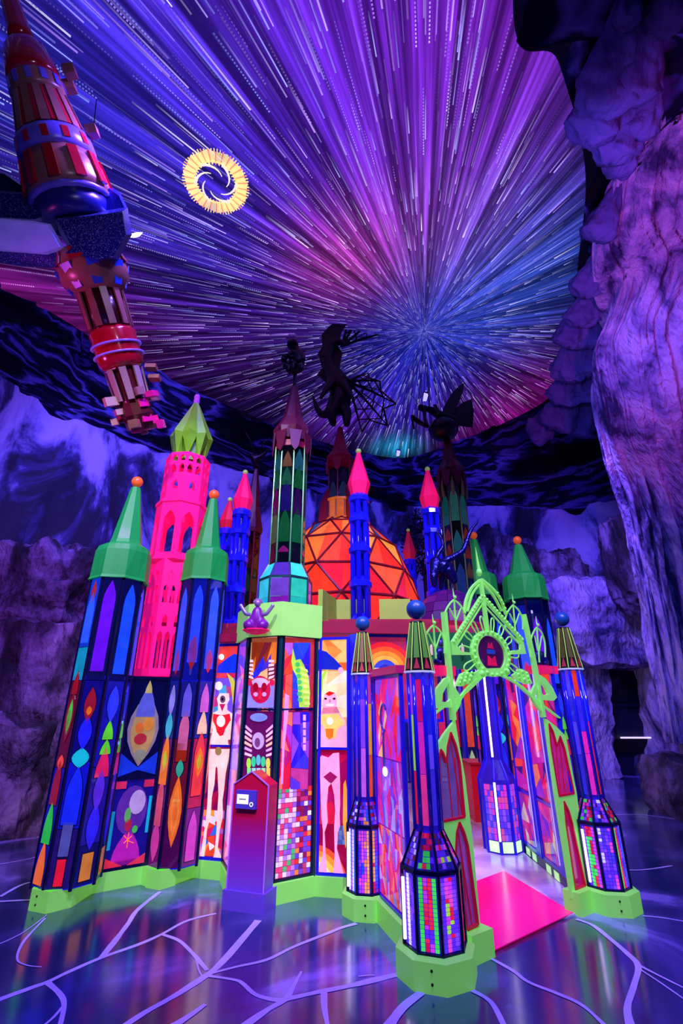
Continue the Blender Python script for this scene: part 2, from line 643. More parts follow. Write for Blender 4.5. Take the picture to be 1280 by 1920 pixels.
TINTS = [(0.66, 0.60, 1.0), (0.42, 0.52, 1.0), (0.76, 0.55, 1.0), (0.28, 0.40, 1.0), (0.92, 0.85, 1.0), (0.55, 0.30, 0.95)]
cnt = 0
while cnt < 6800:
    th = rnd.uniform(0, 2 * PI)
    r0 = 0.03 + 9.5 * rnd.random() ** 1.25
    u = Vector((math.cos(th), math.sin(th), 0))
    L0 = (0.05 + 0.12 * r0) * rnd.uniform(0.4, 1.9)
    p0, p1 = HUB + u * r0, HUB + u * (r0 + L0)
    if not (inside_sky(p0.x, p0.y) and inside_sky(p1.x, p1.y)):
        cnt += 0 if rnd.random() < 0.5 else 1
        continue
    wd = (0.0038 + 0.0007 * r0) * rnd.uniform(0.6, 1.5)
    side = Vector((-u.y, u.x, 0))
    br = rnd.uniform(0.12, 1.0) ** 2.6
    br *= min(1.0, 0.40 + 0.30 * r0)
    col = rnd.choice(TINTS)
    loc_ = [0.01, 0.005, 0.06]
    for bc_, rr_, lc_, st__ in BLOBS:
        g_ = math.exp(-((p0 - bc_).length / rr_) ** 2) * st__
        loc_ = [a_ + g_ * b__ for a_, b__ in zip(loc_, lc_)]
    mx_ = max(loc_)
    mixk = rnd.uniform(.15, .7)
    col = tuple(a_ * (1 - mixk) + b__ / mx_ * mixk for a_, b__ in zip(col, loc_))
    if rnd.random() < 0.22 and r0 > 3.0:                   # dotted trail
        k = max(4, int(L0 / 0.035))
        for d in range(k):
            a = r0 + L0 * d / k
            b = a + L0 / k * 0.55
            o = len(verts)
            for rr, sg in ((a, -1), (a, 1), (b, 1), (b, -1)):
                q = HUB + u * rr + side * sg * wd
                verts.append((q.x - HUB.x, q.y - HUB.y, -0.015))
                tint.append((*col, br * (1 - 0.75 * d / k)))
            faces.append((o, o + 1, o + 2, o + 3))
    else:
        o = len(verts)
        for rr, sg, al in ((r0, -1, br), (r0, 1, br), (r0 + L0, 1.2, 0.04), (r0 + L0, -1.2, 0.04)):
            q = HUB + u * rr + side * sg * wd
            verts.append((q.x - HUB.x, q.y - HUB.y, -0.015))
            tint.append((*col, al))
        faces.append((o, o + 1, o + 2, o + 3))
    cnt += 1
me = bpy.data.meshes.new('star_trails')
me.from_pydata(verts, [], faces)
ca = me.color_attributes.new('tint', 'FLOAT_COLOR', 'POINT')
ca.data.foreach_set('color', [x for t in tint for x in t])
me.materials.append(sm)
so_ = bpy.data.objects.new('star_trails', me)
COL.objects.link(so_)
so_.parent = sky
so_['kind'] = 'stuff'

# ------------------------------------------------------------------ floor
def floor_material():
    m = bpy.data.materials.new('painted_floor')
    m.use_nodes = True
    nt = m.node_tree
    N, L = nt.nodes, nt.links
    b = N['Principled BSDF']
    tc = N.new('ShaderNodeTexCoord')
    n = N.new('ShaderNodeTexNoise')
    n.inputs['Scale'].default_value = 0.75
    n.inputs['Detail'].default_value = 6
    n.inputs['Distortion'].default_value = 1.2
    L.new(tc.outputs['Object'], n.inputs['Vector'])
    r = N.new('ShaderNodeValToRGB')
    e = r.color_ramp.elements
    e[0].position, e[0].color = 0.36, (*lin('#1a2050'), 1)
    e[1].position, e[1].color = 0.66, (*lin('#9484e0'), 1)
    for p, c in ((0.46, '#1c2e66'), (0.54, '#3c3c80'), (0.60, '#564e9c')):
        x = r.color_ramp.elements.new(p)
        x.color = (*lin(c), 1)
    L.new(n.outputs['Fac'], r.inputs['Fac'])
    L.new(r.outputs[0], b.inputs['Base Color'])
    n2 = N.new('ShaderNodeTexNoise')
    n2.inputs['Scale'].default_value = 3.0
    L.new(tc.outputs['Object'], n2.inputs['Vector'])
    mr = N.new('ShaderNodeMapRange')
    mr.inputs['To Min'].default_value = 0.10
    mr.inputs['To Max'].default_value = 0.26
    L.new(n2.outputs['Fac'], mr.inputs['Value'])
    L.new(mr.outputs[0], b.inputs['Roughness'])
    b.inputs['Specular IOR Level'].default_value = 0.9
    b.inputs['Coat Weight'].default_value = 0.5
    b.inputs['Coat Roughness'].default_value = 0.12
    return m


fl = MB().box((0, 5, -0.1), (19, 22, 0.2)).build('floor', floor_material(), loc=(0, 5, 0))
tag(fl, 'polished dark blue floor painted with lilac cracks', None, None, 'structure')
VEIN = P('#cdbdff', 0.3, vary=0.2, vscale=3)


def vein(pts, w0, w1=None):
    w1 = w0 if w1 is None else w1
    c = catmull([on_z(x, y, 0) for x, y in pts], 7)
    a, b = [], []
    for i, p in enumerate(c):
        t = (c[min(i + 1, len(c) - 1)] - c[max(i - 1, 0)]).normalized()
        nrm = Vector((-t.y, t.x, 0))
        ww = (w0 + (w1 - w0) * i / (len(c) - 1)) * (0.75 + 0.6 * abs(noise.noise((p.x * 3, p.y * 3, 1))))
        a.append(p + nrm * ww)
        b.append(p - nrm * ww)
    mb = MB()
    n = len(c)
    z = Vector((0, 0, 0.0015 + 0.0001 * len(fl.children)))
    mb.add([p + z for p in a] + [p + z for p in b], [(i, i + 1, n + i + 1, n + i) for i in range(n - 1)])
    mb.build('crack_line', VEIN, fl)


for pts, w0, w1 in [
    ([(-40, 1890), (0, 1874), (60, 1852), (88, 1842), (130, 1822), (190, 1796), (260, 1771), (303, 1752), (350, 1727), (405, 1713)], .022, .016),
    ([(190, 1796), (215, 1765), (240, 1732), (258, 1706), (300, 1672)], .022, .022),
    ([(88, 1842), (112, 1864), (120, 1885), (112, 1925)], .022, .014), ([(120, 1885), (100, 1908), (80, 1925)], .012, .008),
    ([(303, 1752), (335, 1764), (360, 1787), (378, 1808), (388, 1820)], .018, .016), ([(367, 1796), (372, 1818), (378, 1830)], .007, .006),
    ([(484, 1726), (455, 1760), (425, 1795), (400, 1820), (380, 1834), (330, 1866), (270, 1900), (225, 1930)], .034, .022),
    ([(388, 1828), (440, 1814), (500, 1800), (550, 1776), (610, 1752), (640, 1740), (668, 1732)], .014, .022),
    ([(388, 1830), (440, 1838), (455, 1845), (480, 1866), (520, 1876), (545, 1872), (600, 1860), (660, 1848), (752, 1826)], .014, .026),
    ([(565, 1822), (550, 1850), (535, 1874), (500, 1895), (450, 1930)], .010, .028), ([(607, 1860), (608, 1890), (614, 1925)], .022, .014),
    ([(385, 1884), (360, 1902), (325, 1925)], .016, .030), ([(88, 1716), (45, 1748), (0, 1770), (-30, 1780)], .006, .006),
    ([(85, 1722), (45, 1765), (32, 1798), (48, 1810), (78, 1814)], .010, .004),
    ([(915, 1795), (960, 1820), (990, 1842), (1040, 1862), (1090, 1885), (1135, 1925)], .016, .012),
    ([(1080, 1724), (1110, 1735), (1140, 1758), (1175, 1788), (1196, 1812), (1188, 1850), (1176, 1890), (1182, 1925)], .018, .022),
    ([(1196, 1810), (1235, 1830), (1285, 1855)], .014, .008), ([(1196, 1816), (1240, 1845), (1290, 1880)], .008, .006),
    ([(1205, 1718), (1245, 1722), (1300, 1732)], .012, .012), ([(885, 1858), (920, 1880), (945, 1925)], .020, .016), ([(790, 1862), (755, 1890), (725, 1930)], .030, .034),
    ([(0, 1682), (40, 1660), (72, 1652)], .022, .016), ([(20, 1570), (60, 1568), (88, 1574)], .014, .008), ([(0, 1621), (50, 1612), (85, 1602)], .012, .008),
    ([(-20, 1692), (20, 1690), (60, 1688)], .022, .020), ([(1140, 1630), (1200, 1632), (1260, 1624)], .014, .010), ([(1120, 1530), (1200, 1528), (1290, 1540)], .012, .008),
    ([(672, 1832), (690, 1830), (702, 1830)], .006, .004),
]:
    vein(pts, w0, w1)


# ------------------------------------------------------------------ rocks
def rock(name, label, cat, c, size, seed, mat, amp=0.22, freq=1.0, n=30, sq=0.55, strata=0.0, rz=0.0, group=None, vert=1.0):
    """a carved boulder: rounded box grid pushed about by noise, standing at c (its base centre)"""
    c = Vector(c)
    mb = MB()
    S = Vector((seed * 3.7, seed * 1.3, seed * 7.1))
    cr, sr = math.cos(rz), math.sin(rz)
    for ax in range(3):
        for sg in (-1, 1):
            grid = []
            for i in range(n + 1):
                for j in range(n + 1):
                    p = [0, 0, 0]
                    p[ax] = sg
                    p[(ax + 1) % 3] = (-1 + 2 * i / n) * sg
                    p[(ax + 2) % 3] = -1 + 2 * j / n
                    d = Vector(p)
                    q = d.lerp(d.normalized() * 1.2, sq)
                    wq = Vector((q.x * size[0] / 2, q.y * size[1] / 2, q.z * size[2] / 2))
                    f = freq
                    dsp = amp * (0.7 * ridged((wq.x * f + S.x, wq.y * f + S.y, wq.z * f * vert + S.z), 5) - 0.3 + 0.8 * fbm((wq.x * f * .8 - S.x, wq.y * f * .8, wq.z * f * .8 * vert), 4))
                    if strata:
                        dsp += strata * noise.noise((wq.x * .4 + S.x, wq.y * .4, wq.z * 5.5 + S.z))
                    nd = Vector((d.x / size[0], d.y / size[1], d.z / size[2])).normalized()
                    wq += nd * dsp
                    grid.append((c.x + wq.x * cr - wq.y * sr, c.y + wq.x * sr + wq.y * cr, c.z + wq.z + size[2] / 2))
            mb.add(grid, [(i * (n + 1) + j, (i + 1) * (n + 1) + j, (i + 1) * (n + 1) + j + 1, i * (n + 1) + j + 1) for i in range(n) for j in range(n)])
    o = mb.build(name, mat, smooth=True, loc=tuple(c))
    return tag(o, label, cat, group)


# left outcrop, bottom to top
rock('cave_boulder', 'dark purple boulder on the floor at the far left edge', 'rock', (-4.75, 7.6, -0.15), (1.6, 1.5, 1.35), 3, M_ROCKD, .20, 1.2, 30, .35)
rock('cave_boulder', 'small dark boulder on the floor behind the left glass tower', 'rock', (-3.75, 7.7, -0.15), (1.2, 1.2, 1.0), 8, M_ROCKD, .16, 1.4, 26, .4)
rock('rock_ledge', 'flat-topped purple rock ledge with a pale rim, at the left edge', 'rock', (-5.3, 8.2, 0.3), (3.0, 1.9, 2.35), 5, M_ROCKD, .22, 1.1, 40, .22, .05, vert=.5)
rock('rock_ledge', 'shadowy rock hollow above the purple ledge at the left edge', 'rock', (-6.1, 9.0, 2.2), (3.0, 1.9, 1.7), 11, M_ROCKD, .34, 1.1, 40, .35, .06)
rock('rock_ledge', 'sloping pale-topped rock slab at the foot of the left mural', 'rock', (-6.1, 9.7, 3.3), (3.2, 1.8, 1.0), 17, M_ROCKD, .22, 0.9, 36, .4, .06, rz=-0.25)
rock('cave_boulder', 'dark rock rising behind the castle between mural and left green turret', 'rock', (-4.0, 10.8, -0.1), (2.0, 1.4, 2.2), 21, M_ROCKD, .26, 1.0, 30, .4)
# right arch with the exit
rock('rock_pier', 'pale lilac rock pier left of the dark exit doorway', 'rock', (5.55, 12.7, -0.1), (1.5, 1.3, 3.9), 31, M_FLOW, .16, 1.1, 36, .25, .03)
rock('rock_lintel', 'pale lilac rock lintel above the dark exit doorway', 'rock', (6.6, 12.4, 2.45), (3.6, 1.6, 1.9), 33, M_FLOW, .22, .9, 40, .3, .05)
rock('rock_pier', 'dark ribbed rock leg right of the exit doorway', 'rock', (8.2, 12.1, -0.1), (1.3, 1.4, 3.2), 37, M_FLOW, .22, 1.0, 36, .35, .0, vert=.35)
rock('rock_pier', 'large overhanging violet rock leg at the right edge', 'rock', (7.7, 9.6, -0.1), (1.9, 1.9, 4.4), 39, M_FLOW, .34, .9, 44, .4, .04, rz=.3, vert=.35)
rock('cave_boulder', 'low flat maroon boulder on the floor at the right edge', 'rock', (5.75, 7.9, -0.1), (1.9, 1.7, .85), 43, M_ROCKD, .12, 1.1, 34, .3)
rock('cave_boulder', 'dark craggy rocks piled above the doorway lintel', 'rock', (5.4, 13.2, 4.2), (2.2, 1.2, 1.3), 47, M_ROCKD, .34, 1.3, 34, .5)
rock('cave_boulder', 'rounded dark crag between the clouds and the lintel', 'rock', (4.3, 13.5, 4.9), (2.6, 1.0, 1.0), 49, M_ROCKD, .36, 1.5, 34, .6)
rock('flowstone_spur', 'pointed pale rock spur hanging beside the right flowstone', 'rock', (6.75, 10.9, 3.7), (.9, .9, 2.0), 53, M_ROCKD, .26, 1.2, 36, .6, .0, vert=.35)

# big flowstone on the right: a leaning curtain of rock
edge = [at(1290, 210, 3.9), at(1215, 330, 4.35), at(1160, 380, 4.7), at(1146, 450, 5.1), at(1140, 520, 5.5), at(1165, 575, 5.9), at(1150, 630, 6.2), at(1130, 690, 6.6), at(1145, 780, 7.1), at(1160, 860, 7.6), at(1185, 930, 8.0), at(1205, 1010, 8.3), at(1225, 1120, 8.6), at(1250, 1260, 8.8), at(1275, 1400, 8.9)]
ec = catmull(edge, 16)
prof = [(1.5, 2.2), (0.5, 1.0), (0.06, 0.25), (0.0, 0.0), (0.12, -0.28), (0.5, -0.55), (1.1, -0.62), (1.9, -0.75), (3.0, -0.7)]
pc = catmull([(a, b, 0) for a, b in prof], 16)
mb = MB()
rows = []
for i, e in enumerate(ec):
    row = []
    for j, q in enumerate(pc):
        top_k = min(1.0, i / 26.0)
        p = Vector((e.x + q.x, e.y + q.y * (.3 + .7 * top_k), e.z + .35 * (1 - math.exp(-q.x * 1.2)) * (1 - top_k)))
        s_ = j * 0.045
        fold = 0.30 * ridged((s_ * 1.7 + 0.25 * noise.noise((p.z * .5, 2, 3)), p.z * 0.16, 4.0), 3) + 0.16 * fbm((s_ * 3, p.z * .8, 1), 5) + 0.09 * ridged((s_ * 6, p.z * .5, 2), 3)
        k = max(0, j - 16) / 30.0
        nrm = Vector((-0.75 + min(1, k) * .6, -0.65, 0.1)).normalized()
        row.append(p + nrm * fold)
    rows.append(row)
n = len(pc)
mb.add([p for r in rows for p in r], [(k * n + i, k * n + i + 1, (k + 1) * n + i + 1, (k + 1) * n + i) for k in range(len(rows) - 1) for i in range(n - 1)])
tag(mb.build('flowstone_curtain', M_FLOW, smooth=True, loc=(5.5, 6.5, 0)), 'huge draped flowstone curtain of pink and blue lit rock at upper right', 'rock')

# hanging cloud puffs on the right-hand rim of the sky
pr = random.Random(12)
puffs = [((1130, 200), (1160, 60), 3.6, .30), ((1170, 180), (1215, 50), 3.7, .26), ((1105, 250), (1150, 150), 3.9, .26), ((1150, 290), (1185, 200), 4.1, .26), ((1195, 250), (1225, 160), 3.9, .18), ((1160, 320), (1180, 270), 4.3, .16), ((1170, 40), (1190, -30), 3.2, .14), ((1245, 40), (1275, -20), 3.2, .18),
         ((1120, 440), (1145, 380), 5.2, .22), ((1100, 545), (1122, 490), 6.0, .24), ((1120, 535), (1135, 480), 6.0, .2), ((1090, 600), (1105, 555), 6.6, .26), ((1070, 640), (1085, 590), 7.2, .28), ((1105, 640), (1115, 590), 7.0, .26), ((1065, 700), (1080, 640), 7.8, .3), ((1095, 690), (1110, 640), 7.6, .28), ((1062, 745), (1075, 690), 8.4, .3), ((1095, 740), (1105, 690), 8.2, .28), ((1040, 790), (1070, 745), 9.2, .34), ((1080, 800), (1100, 750), 8.9, .32), ((1000, 812), (1050, 785), 10.2, .3)]
puffs.sort(key=lambda u_: u_[0][1] + .2 * u_[0][0])
ORD = ['first', 'second', 'third', 'fourth', 'fifth', 'sixth', 'seventh', 'eighth', 'ninth', 'tenth', 'eleventh', 'twelfth', 'thirteenth', 'fourteenth', 'fifteenth', 'sixteenth', 'seventeenth', 'eighteenth', 'nineteenth', 'twentieth', 'last']
for q, (a, b, Y, r) in enumerate(puffs):
    pa, pb = on_z(*a, 7.75), on_z(*b, 8.05)
    r *= pa.y / Y
    mb = MB()
    ax = (pb - pa)
    ln = ax.length
    rings = []
    nn, mm_ = 40, 44
    ax.normalize()
    x = ax.cross(Vector((0, 1, 0.2))).normalized()
    y = x.cross(ax)
    for k in range(mm_ + 1):
        t = k / mm_
        rr = r * (min(1.0, t / .16) ** .5) * (1 - t) ** .75 * 1.05 + .004
        ring = []
        for i in range(nn):
            th = 2 * PI * i / nn
            d = (x * math.cos(th) + y * math.sin(th))
            p = pa + ax * ((ln * 1.1 + r * 1.6) * t - r * .35) + d * rr
            lump = 0.55 * ridged((math.cos(th) * 1.3 + q, math.sin(th) * 1.3, t * 1.6 + q), 3) + 0.6 * fbm((p.x * 5 + q, p.y * 5, p.z * 4), 4)
            p += d * rr * 0.55 * lump - ax * r * .25 * max(0, lump) * (1 - t)
            ring.append(p)
        rings.append(ring)
    mb.loft(rings)
    o = mb.build('cloud_puff', M_PUFF, smooth=True, loc=tuple(pa))
    tag(o, 'bluish sculpted cloud puff on the right sky rim, %s from the top corner down' % ORD[q], 'cloud', 'sculpted cloud puffs on the right rim of the sky')

# exit door in the rock
dr = thing('door_1', 'dark blue exit door with a small window and push bar', None, (6.95, 12.7, 0))
dr['kind'] = 'structure'
NAVY = P('#0a0a30', 0.5, vary=.1)
MB().box((6.95, 12.75, 1.4), (2.6, 0.08, 2.8)).build('door_leaf', NAVY, dr)
MB().box((6.85, 12.69, 1.95), (0.34, 0.04, 0.42)).build('door_window', P('#05050c', 0.1), dr)
MB().box((6.85, 12.66, 1.95), (0.34, 0.03, 0.03)).build('window_bar', NAVY, dr)
MB().box((6.95, 12.67, 1.52), (1.5, 0.05, 0.05)).build('door_rail', P('#15154a', 0.5), dr)
MB().box((6.98, 12.65, 0.62), (1.2, 0.05, 0.30)).build('kick_plate', P('#06060f', 0.4), dr)
MB().box((7.0, 12.6, 0.80), (0.72, 0.04, 0.035)).build('push_bar', P('#d8c8ff', 0.2, emit=1.2), dr)

# ================================================================== THE GLASS CASTLE
LIME = P('#8cf05e', 0.4, emit=0.30, vary=.06, vscale=3)
HOT = P('#ff1274', 0.38, emit=0.42, vary=.05)
GREENCAP = P('#06a03c', 0.55, emit=0.14, coat=.08)
SPRING = P('#7fd320', 0.4, emit=0.12, vary=.12)
ORANGE = P('#ff6a28', 0.35, emit=0.25)
CRIM = P('#980c38', 0.4, emit=0.05, vary=.15)
PINKC = P('#ff1060', 0.35, emit=0.25)
BLUEBAR = P('#2420d8', 0.22, metal=0.0)
NAVYBAR = P('#0a0e3c', 0.25, metal=0.2)
GREENBAR = P('#0d4048', 0.3, metal=0.2, emit=0.03)
BLACKIRON = P('#07070c', 0.35, metal=0.5)
TUBE = P('#f4e6ff', 0.3, emit=5.0)
PALEEDGE = P('#cfd8ff', 0.3, emit=0.3)


class Fr:
    """a plane standing in the place: u runs along it, v is height, d stands out of it"""

    def __init__(s, p0, p1, z0=0.0):
        s.o = Vector((p0[0], p0[1], z0))
        s.w = math.hypot(p1[0] - p0[0], p1[1] - p0[1])
        s.u = Vector((p1[0] - p0[0], p1[1] - p0[1], 0)) / s.w
        s.n = Vector((s.u.y, -s.u.x, 0))
        s.z0 = z0

    def pt(s, u, v, d=0.0):
        q = s.o + s.u * u + s.n * d
        return Vector((q.x, q.y, v))

    def px(s, x, y):
        r = ray(x, y)
        c = Vector((0, 0, EYE))
        t = (s.o - c).dot(s.n) / r.dot(s.n)
        q = c + r * t
        return ((q - s.o).dot(s.u), q.z)

    def bar(s, mb, a, b, w, d0, d1):
        a, b = Vector(a), Vector(b)
        t = (b - a).normalized() * (w / 2)
        k = Vector((-t.y, t.x))
        a, b = a - t * .0, b + t * .0
        mb.prism([s.pt(*(a + k), d0), s.pt(*(a - k), d0), s.pt(*(b - k), d0), s.pt(*(b + k), d0)], s.n * (d1 - d0))


def rect(u0, v0, u1, v1):
    return [(u0, v0), (u1, v0), (u1, v1), (u0, v1)]


def lancet(u0, v0, u1, v1, k=0.35, seg=4):
    h = min((v1 - v0) * 0.9, (u1 - u0) * (1 + 2 * k))
    vs_, m = v1 - h, (u0 + u1) / 2
    r = [(u0, v0), (u1, v0)]
    for i in range(seg):
        a = i / seg
        r.append((u1 + (m - u1) * (a ** 1.7), vs_ + h * a))
    r.append((m, v1))
    for i in range(seg - 1, -1, -1):
        a = i / seg
        r.append((u0 + (m - u0) * (a ** 1.7), vs_ + h * a))
    return r


def almond(uc, v0, v1, w, seg=6):
    r = []
    for i in range(seg + 1):
        a = i / seg
        r.append((uc + w / 2 * math.sin(PI * a) ** 0.9, v0 + (v1 - v0) * a))
    for i in range(seg - 1, 0, -1):
        a = i / seg
        r.append((uc - w / 2 * math.sin(PI * a) ** 0.9, v0 + (v1 - v0) * a))
    return r


def oval(uc, vc, ru, rv, n=16):
    return [(uc + ru * math.cos(2 * PI * i / n), vc + rv * math.sin(2 * PI * i / n)) for i in range(n)]


def pane(fr, poly, mat, par, d=0.0, th=0.006, name='pane', label=None):
    a = sum(poly[i][0] * poly[(i + 1) % len(poly)][1] - poly[(i + 1) % len(poly)][0] * poly[i][1] for i in range(len(poly)))
    if a > 0:
        poly = poly[::-1]
    o = MB().prism([fr.pt(u, v, d) for u, v in poly], fr.n * th).build(name, mat, par)
    if label:
        o['label'] = label
    return o


def shatter(fr, poly, n, cols, par, seed=0, d=0.0, gap=0.004, e=0.5, clear=0.0, aspect=1.0):
    rn = random.Random(seed)
    ps = [poly]

    def area(p):
        return abs(sum(p[i][0] * p[(i + 1) % len(p)][1] - p[(i + 1) % len(p)][0] * p[i][1] for i in range(len(p)))) / 2
    while len(ps) < n:
        ps.sort(key=area, reverse=True)
        p = ps.pop(0)
        cx = sum(q[0] for q in p) / len(p)
        cy = sum(q[1] for q in p) / len(p)
        us = max(q[0] for q in p) - min(q[0] for q in p)
        vs_ = (max(q[1] for q in p) - min(q[1] for q in p)) / aspect
        ang = rn.gauss(0, 0.5) + (0 if vs_ > us else PI / 2)
        nx, ny = -math.sin(ang), math.cos(ang)
        off = rn.uniform(-.12, .12) * min(us, vs_)
        A, B = [], []
        for i in range(len(p)):
            a, b = p[i], p[(i + 1) % len(p)]
            da = (a[0] - cx) * nx + (a[1] - cy) * ny - off
            db = (b[0] - cx) * nx + (b[1] - cy) * ny - off
            (A if da >= 0 else B).append(a)
            if da * db < 0:
                t = da / (da - db)
                c = (a[0] + (b[0] - a[0]) * t, a[1] + (b[1] - a[1]) * t)
                A.append(c)
                B.append(c)
        if len(A) < 3 or len(B) < 3:
            ps.append(p)
            n -= 1
            continue
        ps += [A, B]
    for p in ps:
        cx = sum(q[0] for q in p) / len(p)
        cy = sum(q[1] for q in p) / len(p)
        q = []
        for a in p:
            dx, dy = cx - a[0], cy - a[1]
            L = math.hypot(dx, dy)
            q.append((a[0] + dx / L * min(gap, L * .3), a[1] + dy / L * min(gap, L * .3)))
        pane(fr, q, GL(rn.choice(cols), e * rn.uniform(.8, 1.1).__round__(1), clear), par, d)


def frame_part(fr, u0, v0, u1, v1, par, mat, bw=0.025, d0=-0.012, d1=0.022, rails=(), name='frame', muls=()):
    mb = MB()
    fr.bar(mb, (u0 + bw / 2, v0), (u0 + bw / 2, v1), bw, d0, d1)
    fr.bar(mb, (u1 - bw / 2, v0), (u1 - bw / 2, v1), bw, d0, d1)
    fr.bar(mb, (u0, v0 + bw / 2), (u1, v0 + bw / 2), bw, d0, d1 - .002)
    fr.bar(mb, (u0, v1 - bw / 2), (u1, v1 - bw / 2), bw, d0, d1 - .002)
    for r in rails:
        fr.bar(mb, (u0, r), (u1, r), bw * .8, d0, d1 - .004)
    for r in muls:
        fr.bar(mb, (r, v0), (r, v1), bw * .8, d0, d1 - .004)
    return mb.build(name, mat, par)


def octo(c, R, n=8, rot=0.0):
    return [(c[0] + R * math.cos(rot + 2 * PI * i / n), c[1] + R * math.sin(rot + 2 * PI * i / n)) for i in range(n)]


def facets(c, R, n=8, rot=0.0):
    """facet planes of a tower, each seen from outside left to right"""
    p = octo(c, R, n, rot)
    return [Fr(p[i], p[(i + 1) % n]) for i in range(n)]


def facing(fr):
    m = fr.pt(fr.w / 2, 0)
    return fr.n.dot((Vector((0, 0, 0)) - Vector((m.x, m.y, 0))).normalized())


# ------------------------------------------------------------------ lime plinth
PL = [(-2.62, 5.1), (-2.48, 4.70), (-2.30, 4.63), (-2.17, 4.76), (-2.15, 5.06), (-1.82, 5.29), (-1.60, 5.15), (-1.40, 5.48), (-1.13, 5.40), (-0.96, 4.93), (-0.58, 4.77), (-0.23, 5.0), (0.01, 4.95)]
PH = 0.14
pt_ = thing('plinth', 'lime green zigzag plinth under the left glass bays', 'plinth', (-1.4, 5.2, 0))


def plinth_run(pts, par, depth=0.16, h=PH):
    for a, b in zip(pts[:-1], pts[1:]):
        f = Fr(a, b)
        na = 0.0
        MB().prism([f.pt(0, 0, 0), f.pt(f.w, 0, 0), f.pt(f.w + .02, 0, -depth), f.pt(-.02, 0, -depth)][::-1], (0, 0, h)).build('plinth_block', LIME, par)
    # bolts
    return


plinth_run(PL, pt_)
f = Fr(PL[1], PL[2])
for v in (0.045, 0.10):
    q = f.pt(0.07, v, 0.002)
    MB().ball(q, 0.008, 8, 5).build('bolt', BLACKIRON, pt_)

# ------------------------------------------------------------------ glass towers with green caps
STRIP = {
    'A0': ([(.14, 1.0, '#1010a0'), (1.0, 1.72, '#5a0a24'), (1.72, 2.02, '#18a0d0'), (2.02, 2.70, '#1840e0')],
           [('lan', .16, .46, .8, '#f06a24'), ('lan', .44, .74, .8, '#28c040'), ('lan', .72, 1.06, .72, '#8a1018'), ('alm', .98, 1.10, .6, '#f04828'), ('alm', 1.20, 1.62, .82, '#7a0c1c'), ('alm', 1.26, 1.56, .5, '#38d848'), ('lan', 1.60, 1.80, .6, '#98101c'), ('lan', 2.06, 2.56, .8, '#3060f0'), ('alm', 2.44, 2.66, .5, '#a02838')]),
    'A1': ([(.14, .55, '#241068'), (.55, 1.05, '#1414c0'), (1.05, 1.72, '#100c78'), (1.72, 2.70, '#12105c')],
           [('rec', .16, .34, .42, '#e01838'), ('rec', .36, .60, .5, '#4a4a9a'), ('lan', .58, 1.02, .8, '#1828e0'), ('alm', 1.0, 1.16, .9, '#18b8c8'), ('alm', 1.14, 1.42, .7, '#2020e8'), ('alm', 1.36, 1.66, .62, '#8a1430'), ('alm', 1.42, 1.50, .3, '#f08020'), ('lan', 1.80, 2.66, .72, '#6a14e0')]),
    'A2': ([(.14, .42, '#0e1060'), (.42, 1.0, '#1a1490'), (1.0, 1.72, '#1014a0'), (1.72, 2.70, '#0c0c58')],
           [('rec', .17, .36, .6, '#c8782c'), ('alm', .38, .72, .7, '#2a20d8'), ('alm', .66, .98, .6, '#5028c8'), ('lan', .92, 1.16, .8, '#d01c58'), ('lan', 1.10, 1.22, .62, '#58d830'), ('lan', 1.22, 1.38, .62, '#58d830'), ('alm', 1.36, 1.68, .7, '#2838f0'), ('lan', 1.78, 2.64, .74, '#1a50ff')]),
    'B0': ([(.14, .6, '#6a1470'), (.6, 1.2, '#5a1270'), (1.2, 1.74, '#182088'), (1.74, 2.82, '#101470')],
           [('alm', .18, .50, .9, '#c03890'), ('lan', .46, .86, .7, '#d04a68'), ('lan', .80, 1.24, .85, '#f0782c'), ('alm', .92, 1.10, .5, '#a8e020'), ('alm', 1.18, 1.44, .8, '#38b0d0'), ('alm', 1.40, 1.70, .7, '#8a80e0'), ('lan', 1.84, 2.72, .76, '#2050f0'), ('alm', 1.80, 2.06, .6, '#b01830')]),
    'B1': ([(.14, .62, '#48084c'), (.62, 1.2, '#62102c'), (1.2, 1.74, '#141878'), (1.74, 2.82, '#1018a0')],
           [('alm', .30, .88, .84, '#e86820'), ('alm', .38, .80, .58, '#f8b060'), ('alm', .46, .70, .3, '#d03820'), ('alm', .86, 1.02, .5, '#30a080'), ('rec', 1.00, 1.16, .7, '#8a2010'), ('lan', 1.10, 1.46, .66, '#c05a8a'), ('lan', 1.40, 1.72, .6, '#5a50c0'), ('lan', 1.92, 2.74, .7, '#2a48ff'), ('alm', 1.84, 2.20, .7, '#902030')]),
    'B2': ([(.14, .6, '#7a1880'), (.6, 1.2, '#c01c50'), (1.2, 1.74, '#2428a0'), (1.74, 2.82, '#1418a8')],
           [('lan', .18, .58, .7, '#d040b8'), ('lan', .70, 1.26, .8, '#e83838'), ('alm', .86, 1.12, .7, '#f09020'), ('alm', .92, 1.06, .4, '#b0e828'), ('lan', 1.24, 1.46, .8, '#f8c8a0'), ('lan', 1.44, 1.72, .7, '#d060c0'), ('lan', 1.86, 2.74, .74, '#3858f0'), ('alm', 1.82, 2.06, .6, '#e02828')]),
}


